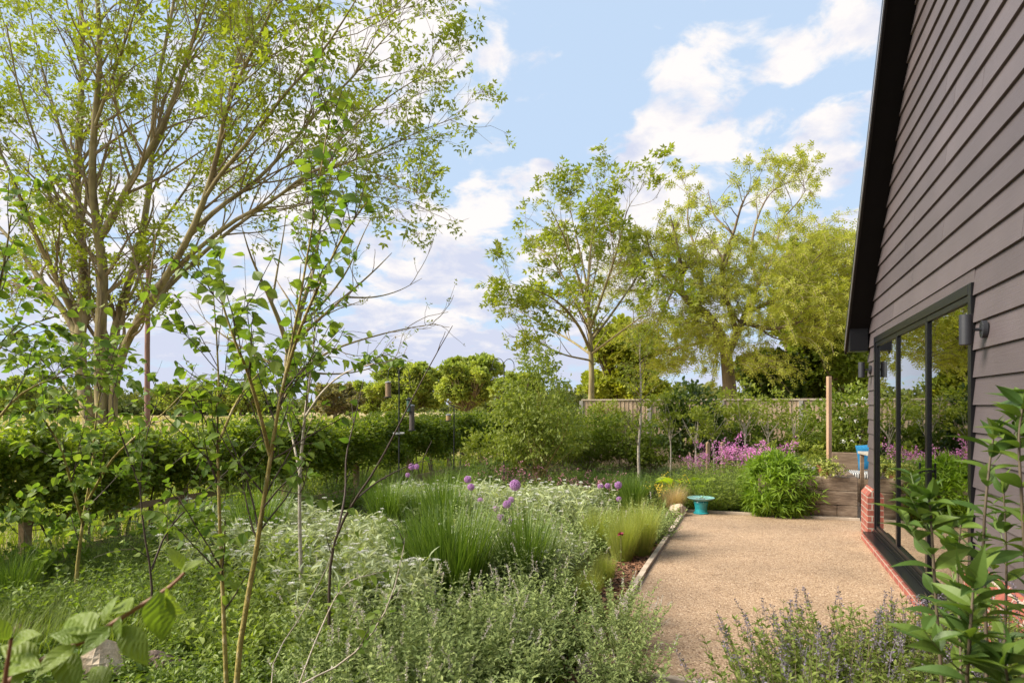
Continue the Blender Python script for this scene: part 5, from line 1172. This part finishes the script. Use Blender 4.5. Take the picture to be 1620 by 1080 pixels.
shrub(1285, 14.6, .85, .6, .55, 'rounded green shrub left of the tall post', L_green); shrub(1235, 14.9, .8, .55, .5, 'green shrub second to the left of the tall post', L_green)
shrub(1190, 15.0, .65, .55, .5, 'dark shrub behind the trunk of the brightest small tree', L_dark); shrub(1145, 15.1, .65, .55, .5, 'dark shrub between the two leftmost small trees', L_dark)
shrub(1035, 15.3, .75, .6, .6, 'green shrub behind the white stemmed birch', L_green); shrub(985, 15.8, .85, .7, .6, 'green shrub below the grey fence post', L_green); shrub(925, 16.0, .85, .8, .65, 'broad green shrub where the hedge meets the fence', L_green)
shrub(890, 15.2, 1.0, .6, .6, 'light green shrub right of the weeping birch', L_light); shrub(780, 13.2, .75, .55, .55, 'light green shrub left of the weeping birch near the hedge', L_light)
shrub(1210, 12.9, .55, .42, .4, 'low green shrub behind the pink sweet rocket', L_light); shrub(1270, 12.6, .62, .42, .32, 'low green shrub behind the raised bed', L_light)
shrub(955, 17.5, 1.3, .5, .5, 'pale climbing shrub spilling over the left end of the fence', L_light); shrub(1400, 13.8, 1.1, .8, 1.0, 'green shrub hidden behind the house corner', L_green)
small_tree(1215, 13.9, 1.6, .38, .4, 'small pale tree between the brightest small tree and the tall post', L_light, dens=120)
small_tree(1100, 13.0, 1.25, .34, .34, 'shortest small tree, left of the low rounded one', L_light, dens=120)
shrub(1165, 14.8, 1.15, .5, .6, 'mid green shrub rising up the fence behind the small trees', L_green); shrub(1300, 14.9, 1.15, .5, .6, 'mid green shrub rising up the fence just left of the tall post', L_green)
shrub(70, 5.6, .62, .42, .40, 'leafy shrub at the left edge in front of the hedge, below the bushy birch', L_birch, (.05, .08), 70, HEART)
shrub(262, 6.2, .5, .38, .34, 'leafy shrub in front of the low fence, right of the bushy birch', L_birch, (.05, .08), 70, HEART)
for px in (1120, 1143):
    p = gp(px, 12.6); tt = thing('tree_stake', 'short pale tree stake, %s of the two left of the sweet rocket' % ('left' if px == 1120 else 'right'), 'stake', (p[0], p[1], 0), .2, 'short tree stakes'); mb = MB(); box(mb, -.03, .03, -.03, .03, 0, .92); prism(mb, [(-.03, .9201), (.03, .9201), (0, .95)], -.03, .03, axes='xz'); mb.build('shaft', m_rail, tt)
# white blossoms on the climbing shrub
mb = MB(); p = gp(1345, 13.2); n = 16; c = np.stack([U(-.45, .4, n), U(-.6, -.4, n), U(.7, 1.9, n)], -1); idx = np.repeat(np.arange(n), 7); leaves(mb, FL4, c[idx] + rng.normal(size=(len(idx), 3)) * .02, unit(rng.normal(size=(len(idx), 3))), (.03, .05), .5, 1)
cl = [o for o in bpy.data.objects if o.get('label', '').startswith('tall climbing')][0]; mb.build('blossom', m_white, cl)

# ------------------------------------------------------------------ birch saplings in the foreground
def sapling(name, label, base, limbs, mb_, lv1, lv2, dens, size, hang=.55, group=None, leafm=None, tm=None):
    t = thing(name, label, 'tree', (base[0], base[1], 0), 0, group); off = np.array([base[0], base[1], 0])
    P, R = limbs; mb = MB(); tubes(mb, P - off, R, 10); mb.build('trunk', mb_, t, smooth=True)
    P1, R1 = spawn(P, R, **lv1); P2, R2 = spawn(P1, R1, **lv2); mb = MB(); tubes(mb, P1 - off, R1, 5); tubes(mb, P2 - off, R2, 4); mb.build('branches', m_twigd, t)
    mb = MB(); tm = tm or HEART
    for (p, r, f) in ((P2, R2, 1.0), (P1, R1, .8), (P, R, .22)): along(mb, p - off, r, tm, dens * f, size, .15 if f > .5 else .45, 1, .75, .8, .5, hang=hang)
    mb.build('foliage', leafm or L_birch, t); return t
G = 'young birches in the left foreground'
s1 = dict(per_m=9, t0=.30, t1=1, ang=(.35, .75), L=(.35, .8), k=7, up=.12, wob=.09, rr=.5, rmin=.0026, tw=.6)
s2 = dict(per_m=5, t0=.2, t1=1, ang=(.5, 1.0), L=(.12, .3), k=4, up=-.05, wob=.12, rr=.6, rmin=.0013, tw=.3)
D = 3.3
ls = [([(374, 1181, 0), (373, 1080, 0), (386, 980, 0), (402, 890, .02), (416, 800, .05), (427, 730, .05), (436, 670, .05), (450, 600, .1), (466, 520, .1), (482, 430, .1), (497, 340, .15), (512, 240, .15), (528, 150, .15)], .0155, .0022),
      ([(427, 720, .05), (410, 650, -.1), (392, 590, -.2), (372, 540, -.3), (352, 480, -.3), (345, 440, -.3)], .010, .003),
      ([(450, 600, .1), (475, 520, 0), (510, 440, -.15), (545, 370, -.3), (580, 320, -.3)], .009, .003)]
sapling('birch_sapling', 'tallest young birch with the thick yellow stem leaning right in the foreground', gp(374, D), stack([limb(p, D, a, b, 16) for p, a, b in ls]), m_birchb, dict(s1, per_m=9, t0=.26), s2, 21, (.042, .072), group=G)
D = 3.4
ls = [([(362, 1175, 0), (358, 1080, 0), (354, 980, 0), (350, 880, 0), (346, 780, 0), (344, 680, 0), (346, 590, 0), (340, 500, 0), (336, 440, 0)], .013, .002),
      ([(346, 700, 0), (372, 640, .2), (400, 600, .4), (432, 570, .5)], .008, .002)]
sapling('birch_sapling', 'straight thin young birch stem left of the thick yellow stem', gp(362, D), stack([limb(p, D, a, b, 12) for p, a, b in ls]), m_birchb, dict(s1, per_m=9, t0=.24), s2, 21, (.042, .07), group=G)
D = 4.9
ls = [([(478, 992, 0), (476, 900, 0), (474, 820, 0), (475, 740, 0), (482, 660, 0), (490, 600, 0), (498, 530, 0), (496, 450, 0), (488, 380, 0)], .016, .003),
      ([(476, 760, 0), (462, 690, .2), (446, 640, .3), (430, 600, .4)], .010, .003), ([(482, 660, 0), (510, 620, -.2), (545, 590, -.3), (590, 575, -.4)], .009, .003)]
sapling('birch_sapling', 'pale stemmed young birch right of the thick yellow stem', gp(478, D), stack([limb(p, D, a, b, 14) for p, a, b in ls]), m_paleb, dict(s1, per_m=9), s2, 20, (.042, .072), group=G)
D = 5.2
ls = [([(118, 973, 0), (122, 900, 0), (132, 820, 0), (146, 740, 0), (150, 680, 0), (160, 610, 0), (170, 560, 0)], .016, .003),
      ([(132, 830, 0), (112, 760, -.3), (92, 700, -.5), (60, 650, -.8)], .012, .003), ([(140, 790, 0), (175, 730, -.2), (215, 690, -.4), (262, 650, -.5), (300, 610, -.5)], .011, .003), ([(150, 690, 0), (118, 640, .2), (85, 590, .4), (50, 555, .5)], .010, .003)]
sapling('birch_sapling', 'bushy young birch at the left in front of the hedge', gp(118, D), stack([limb(p, D, a, b, 12) for p, a, b in ls]), m_birchb, dict(s1, per_m=9, t0=.12), dict(s2, per_m=7), 24, (.045, .08), group=G)
D = 3.5
ls = [([(-70, 1135, 0), (-62, 900, 0), (-52, 740, 0), (-36, 600, 0), (-12, 500, 0), (6, 420, 0), (18, 340, 0)], .020, .003), ([(-55, 780, 0), (-20, 690, .1), (25, 630, .2), (80, 600, .3), (130, 590, .4)], .010, .0025), ([(-40, 630, 0), (-8, 560, .2), (35, 520, .4), (90, 500, .5)], .009, .0025)]
sapling('birch_sapling', 'young birch reaching in from the left edge of the picture', gp(-70, D), stack([limb(p, D, a, b, 12) for p, a, b in ls]), m_birchb, dict(s1, per_m=7, t0=.3), dict(s2, per_m=7), 20, (.045, .075), group=G)
D = 4.1
ls = [([(520, 1062, 0), (521, 960, 0), (522, 900, 0), (534, 842, 0), (562, 790, -.1), (592, 745, -.15), (622, 690, -.2), (655, 625, -.2), (690, 560, -.25), (716, 515, -.25)], .011, .002),
      ([(534, 842, 0), (546, 780, .2), (548, 720, .3), (562, 660, .4), (575, 600, .5)], .008, .002), ([(562, 790, -.1), (600, 760, .2), (650, 735, .4), (690, 725, .5)], .006, .0018)]
sapling('birch_sapling', 'spindly nearly bare birch shoot arching to the right in the foreground', gp(520, D), stack([limb(p, D, a, b, 14) for p, a, b in ls]), m_twigd, dict(s1, per_m=1.6, L=(.15, .45)), dict(s2, per_m=2), 6, (.05, .075), group=G)
D = 4.6
ls = [([(238, 1020, 0), (240, 920, 0), (228, 840, 0), (222, 760, 0), (232, 690, 0), (250, 630, 0)], .009, .002), ([(240, 900, 0), (265, 840, .1), (310, 790, .2), (370, 735, .3), (420, 680, .3)], .008, .002), ([(222, 770, 0), (196, 700, 0), (178, 640, -.1), (190, 580, -.2)], .007, .002)]
sapling('birch_sapling', 'dark twigged slender birch between the bushy birch and the straight stem', gp(238, D), stack([limb(p, D, a, b, 12) for p, a, b in ls]), m_twigd, dict(s1, per_m=6.0, t0=.25), dict(s2, per_m=6), 19, (.045, .075), group=G)
D = 3.0
ls = [([(440, 1217, 0), (470, 1090, 0), (520, 1062, .1), (575, 1018, .2), (615, 955, .3), (636, 880, .35), (640, 850, .35)], .006, .002), ([(470, 1090, 0), (505, 1000, 0), (545, 925, .1), (600, 905, .2)], .004, .0015), ([(440, 1217, 0), (430, 1060, .3), (478, 970, .4), (520, 890, .5), (525, 850, .5)], .004, .0015)]
sapling('birch_sapling', 'low arching pale shoot at the bottom between the yellow stems and the catmint', gp(440, D), stack([limb(p, D, a, b, 12) for p, a, b in ls]), m_paleb, dict(s1, per_m=3.5, t0=.35, L=(.1, .3)), dict(s2, per_m=5, L=(.08, .2)), 16, (.04, .065), group=G)

# ------------------------------------------------------------------ nearest shrubs: bottom left branch, bottom right shrub
L_bigl = leaf_mat('corrugated_leaf', (.09, .155, .028), (.14, .21, .04), .5, .4, .3)
def ribbed(nl=9):
    V, Q = leafT(nl, (.08, .62, .95, 1, .9, .7, .4, .02), .56, .10, .30, 4); V = V.copy()
    V[:, 2] += .010 * np.sin(V[:, 1] * 60 - np.abs(V[:, 0]) * 60); return V, Q
RIB = ribbed(16)
D = .95; base = gp(-90, .9)
t = thing('large_leaf_shrub', 'out of focus shrub branch with large pale ribbed leaves at the bottom left corner', 'shrub', (base[0], base[1], 0))
off = np.array([base[0], base[1], 0]); Lm = [limb([(-90, 2400, 0), (-80, 1500, 0), (-40, 1150, 0), (40, 1060, 0), (130, 1015, .02), (215, 962, .03), (268, 928, .03), (292, 905, .03)], D, .006, .002, 16),
      limb([(-90, 2400, 0), (-60, 1500, .05), (0, 1180, .1), (60, 1110, .1), (110, 1085, .1), (170, 1090, .1), (205, 1080, .1)], D, .005, .002, 16), limb([(-90, 2400, 0), (-70, 1500, -.05), (-40, 1250, -.1), (0, 1120, -.15), (10, 1060, -.18), (18, 1010, -.2)], D, .005, .002, 16)]
mb = MB(); 
for p_, r_ in Lm: tubes(mb, p_ - off, r_, 8)
mb.build('branches', plain('reddish_twig', (.22, .10, .05), .6), t, smooth=True)
mb = MB()
def leaf_at(mb, px, py, D, tx, ty, size, nrm=(0, -.5, 1), dD=0.0, tm=RIB, off=off):
    a = P3(px, py, D); b = P3(tx, ty, D + dD); d = unit((b - a)[None]); inst(mb, tm, (a - off)[None], frames(d, np.array([nrm], float)), np.array([np.linalg.norm(b - a) * .76 if size is None else size]))
for (px, py, tx, ty, dD, nr) in ((250, 935, 255, 1048, .0, (.3, -1, .3)), (262, 930, 272, 985, .05, (-.8, -.6, .3)), (285, 905, 325, 873, .0, (-.3, -.6, 1)), (288, 900, 268, 850, .0, (1, -.5, .3)), (195, 990, 240, 1065, -.03, (.4, -1, .5)), (165, 985, 178, 925, .02, (-.5, -1, .3)),
        (150, 1000, 85, 950, .04, (0, -.6, 1)), (140, 1010, 60, 990, -.02, (0, -.7, 1)), (175, 990, 110, 1040, -.05, (.3, -.6, 1)), (120, 1020, 30, 1070, -.06, (.2, -.5, 1)), (100, 1030, 120, 1110, -.05, (.5, -1, .5)), (60, 1045, -20, 1000, 0, (0, -.6, 1)), (45, 1050, 0, 1100, -.03, (.2, -.6, 1)), (85, 1075, 60, 1140, 0, (.2, -.8, 1)),
        (205, 965, 160, 940, .05, (0, -.6, 1)), (190, 975, 175, 1035, -.02, (-.6, -1, .5)), (110, 1020, 95, 965, .03, (-.3, -1, .4)), (15, 1010, -30, 960, -.02, (.2, -.6, 1)), (15, 1020, 60, 985, -.02, (.2, -.6, 1)), (10, 1060, 55, 1030, -.05, (0, -.6, 1)), (170, 1085, 130, 1035, .03, (0, -.8, 1))):
    leaf_at(mb, px, py, D, tx, ty, None, nr, dD)
mb.build('foliage', L_bigl, t)

L_bud = leaf_mat('buddleja_leaf', (.04, .09, .028), (.10, .165, .04), .45, .3, .35)
base = gp(1560, 1.75); t = thing('large_leaf_shrub', 'tall leafy shrub with long pointed leaves in the bottom right corner by the house', 'shrub', (base[0], base[1], 0)); off = np.array([base[0], base[1], 0])
LL = leafT(8, (.08, .6, .92, 1, .85, .6, .3, .02), .36, .22, .34, 2)
stems = [([(1560, 1630, .3), (1580, 1250, .45), (1590, 1000, .5), (1592, 880, .5), (1588, 780, .5)], 0), ([(1520, 1630, 0), (1500, 1250, 0), (1490, 1080, 0), (1480, 940, 0), (1474, 840, 0), (1470, 790, 0)], .0), ([(1545, 1630, 0), (1560, 1250, .05), (1560, 1000, .1), (1556, 850, .1), (1565, 740, .1), (1572, 690, .1)], 0), ([(1580, 1630, 0), (1600, 1250, 0), (1625, 1000, 0), (1618, 820, 0), (1612, 700, 0), (1618, 640, 0)], 0),
         ([(1560, 1630, 0), (1540, 1250, -.2), (1530, 1100, -.3), (1535, 1000, -.35), (1540, 930, -.35)], 0), ([(1590, 1630, 0), (1640, 1250, .2), (1660, 950, .3), (1650, 760, .3)], 0), ([(1540, 1630, 0), (1520, 1250, .25), (1520, 1050, .35), (1515, 900, .4), (1520, 830, .4)], 0), ([(1600, 1630, 0), (1610, 1300, -.3), (1600, 1120, -.35), (1590, 1050, -.4)], 0)]
Ls = stack([limb(p_, 1.75, .006, .0025, 18) for p_, _ in stems]); mb = MB(); tubes(mb, Ls[0] - off, Ls[1], 8); mb.build('stems', plain('shrub_stem', (.10, .075, .045), .6), t, smooth=True)
mb = MB(); P = Ls[0] - off
paired(mb, P, LL, 10, (.08, .155), .42, .97, up=.40, shrink=.25); n = len(P)
for k in range(5): leaves(mb, LL, P[:, -1], unit(np.stack([np.cos(U(0, 6.28, n)) * .6, np.sin(U(0, 6.28, n)) * .6, np.ones(n) * .8], -1)), (.05, .11), .3, .4)
P1, R1 = spawn(P, Ls[1], 2.2, .45, .9, (.5, .8), (.12, .25), 5, .3, .05, .6, .0018, tw=.2)
paired(mb, P1, LL, 4, (.09, .15), .4, 1, up=.5); mb.build('foliage', L_bud, t)
mb = MB(); tubes(mb, P1, R1, 4); mb.build('side_shoots', m_stem, t)

# ------------------------------------------------------------------ uncountable cover
def in_beds(x, y): return (x < edge_x(y) - .06) & (x > hedge_line(y) + .1)
n = 60000; yy = 2.4 + 16 * rng.random(n) ** 1.25; xx = (U(-100, 1330, n) - 810) / FPX * yy; s_ = -((xx - CO[0]) * Udir[0] + (yy - CO[1]) * Udir[1]); o_ = (xx - CO[0]) * Ndir[0] + (yy - CO[1]) * Ndir[1]
ok = (in_beds(xx, yy) | ((s_ < -1.0) & (yy < 17)) ) & ~((s_ < -.8) & (s_ > -2.95) & (o_ < 1.4)) & ~((s_ < -.8) & (o_ < .1)) ; ok &= ~((np.abs(xx - (edge_x(yy) - .17)) < .13) & (yy < 7.6) & (yy > 4.9))
ok &= rng.random(n) < .45 + .55 * (np.sin(xx * 2.1) * np.sin(yy * 1.7) > -.3)
xx, yy = xx[ok], yy[ok]; n = len(xx); mb = MB(); idx = np.repeat(np.arange(n), 3); pos = np.column_stack([xx, yy, U(.01, .12, n)])[idx] + rng.normal(size=(n * 3, 3)) * (.03, .03, .015); pos[:, 2] = np.maximum(pos[:, 2], .012)
leaves(mb, OV, pos, unit(np.stack([rng.normal(size=n * 3), rng.normal(size=n * 3), U(.1, .9, n * 3)], -1)), (.03, .06), 1, .5); tag(mb.build('ground_cover', leaf_mat('ground_cover_leaf', (.06, .11, .025), (.11, .17, .04), .5, .3, patch=1.2)), 'low green leaves covering the soil between the plants', 'ground cover', kind='stuff')
n = 52000; yy = U(4.2, 8.4, n); xx = (U(-60, 620, n) - 810) / FPX * yy; ok = in_beds(xx, yy) & (xx > hedge_line(yy) + .7) & (np.sin(xx * 3.1 + yy) * np.sin(yy * 3.7 - xx) + rng.random(n) * .9 > .05); b = np.column_stack([xx, yy, yy * 0 + .006])[ok]; n = len(b)
mb = MB(); a = 1.0 + .8 * np.sin(b[:, 0] * 3) + rng.normal(size=n) * .9; blades(mb, b, a, U(.14, .38, n), U(.0022, .005, n), U(0, .4, n), U(.5, 1.7, n), 4); tag(mb.build('fine_grass', leaf_mat('fine_grass_blade', (.09, .15, .03), (.19, .26, .065), .5, .35)), 'fine soft grass in the clearing below the left hedge', 'grass', kind='stuff')
n = 5200; yy = U(3.6, 7.8, n); xx = edge_x(yy) - U(.0, .5, n) ** 1.3 - .05; pos = np.column_stack([xx, yy, U(.008, .02, n)]); n2 = 3500
yy2 = U(6.5, 10, n2); xx2 = hedge_line(yy2) + U(.3, 1.3, n2); pos = np.vstack([pos, np.column_stack([xx2, yy2, U(.008, .02, n2)])])
mb = MB(); leaves(mb, leafT(1, (.6, .8), .5, .1, .1), pos, unit(rng.normal(size=(len(pos), 3)) * (1, 1, .25)), (.015, .05), 1, .4); tag(mb.build('bark_mulch', noise_mat('bark_chips', (.16, .07, .035), (.40, .22, .13), 9, .9, .3)), 'reddish bark chips and dry leaves on the bare soil by the edging', 'mulch', kind='stuff')
n = 1500; q = np.array([H(s, o) for s, o in zip(U(-.8, 5.3, n), U(.05, 2.3, n) )]); pos = np.column_stack([q, np.full(n, .026)]); mb = MB(); leaves(mb, leafT(1, (.5, .6), .5, .1, .1), pos, unit(rng.normal(size=(n, 3)) * (1, 1, .1)), (.004, .017), 1, .3); tag(mb.build('gravel_litter', m_rock2), 'tiny bits of dry litter on the gravel', 'litter', kind='stuff')
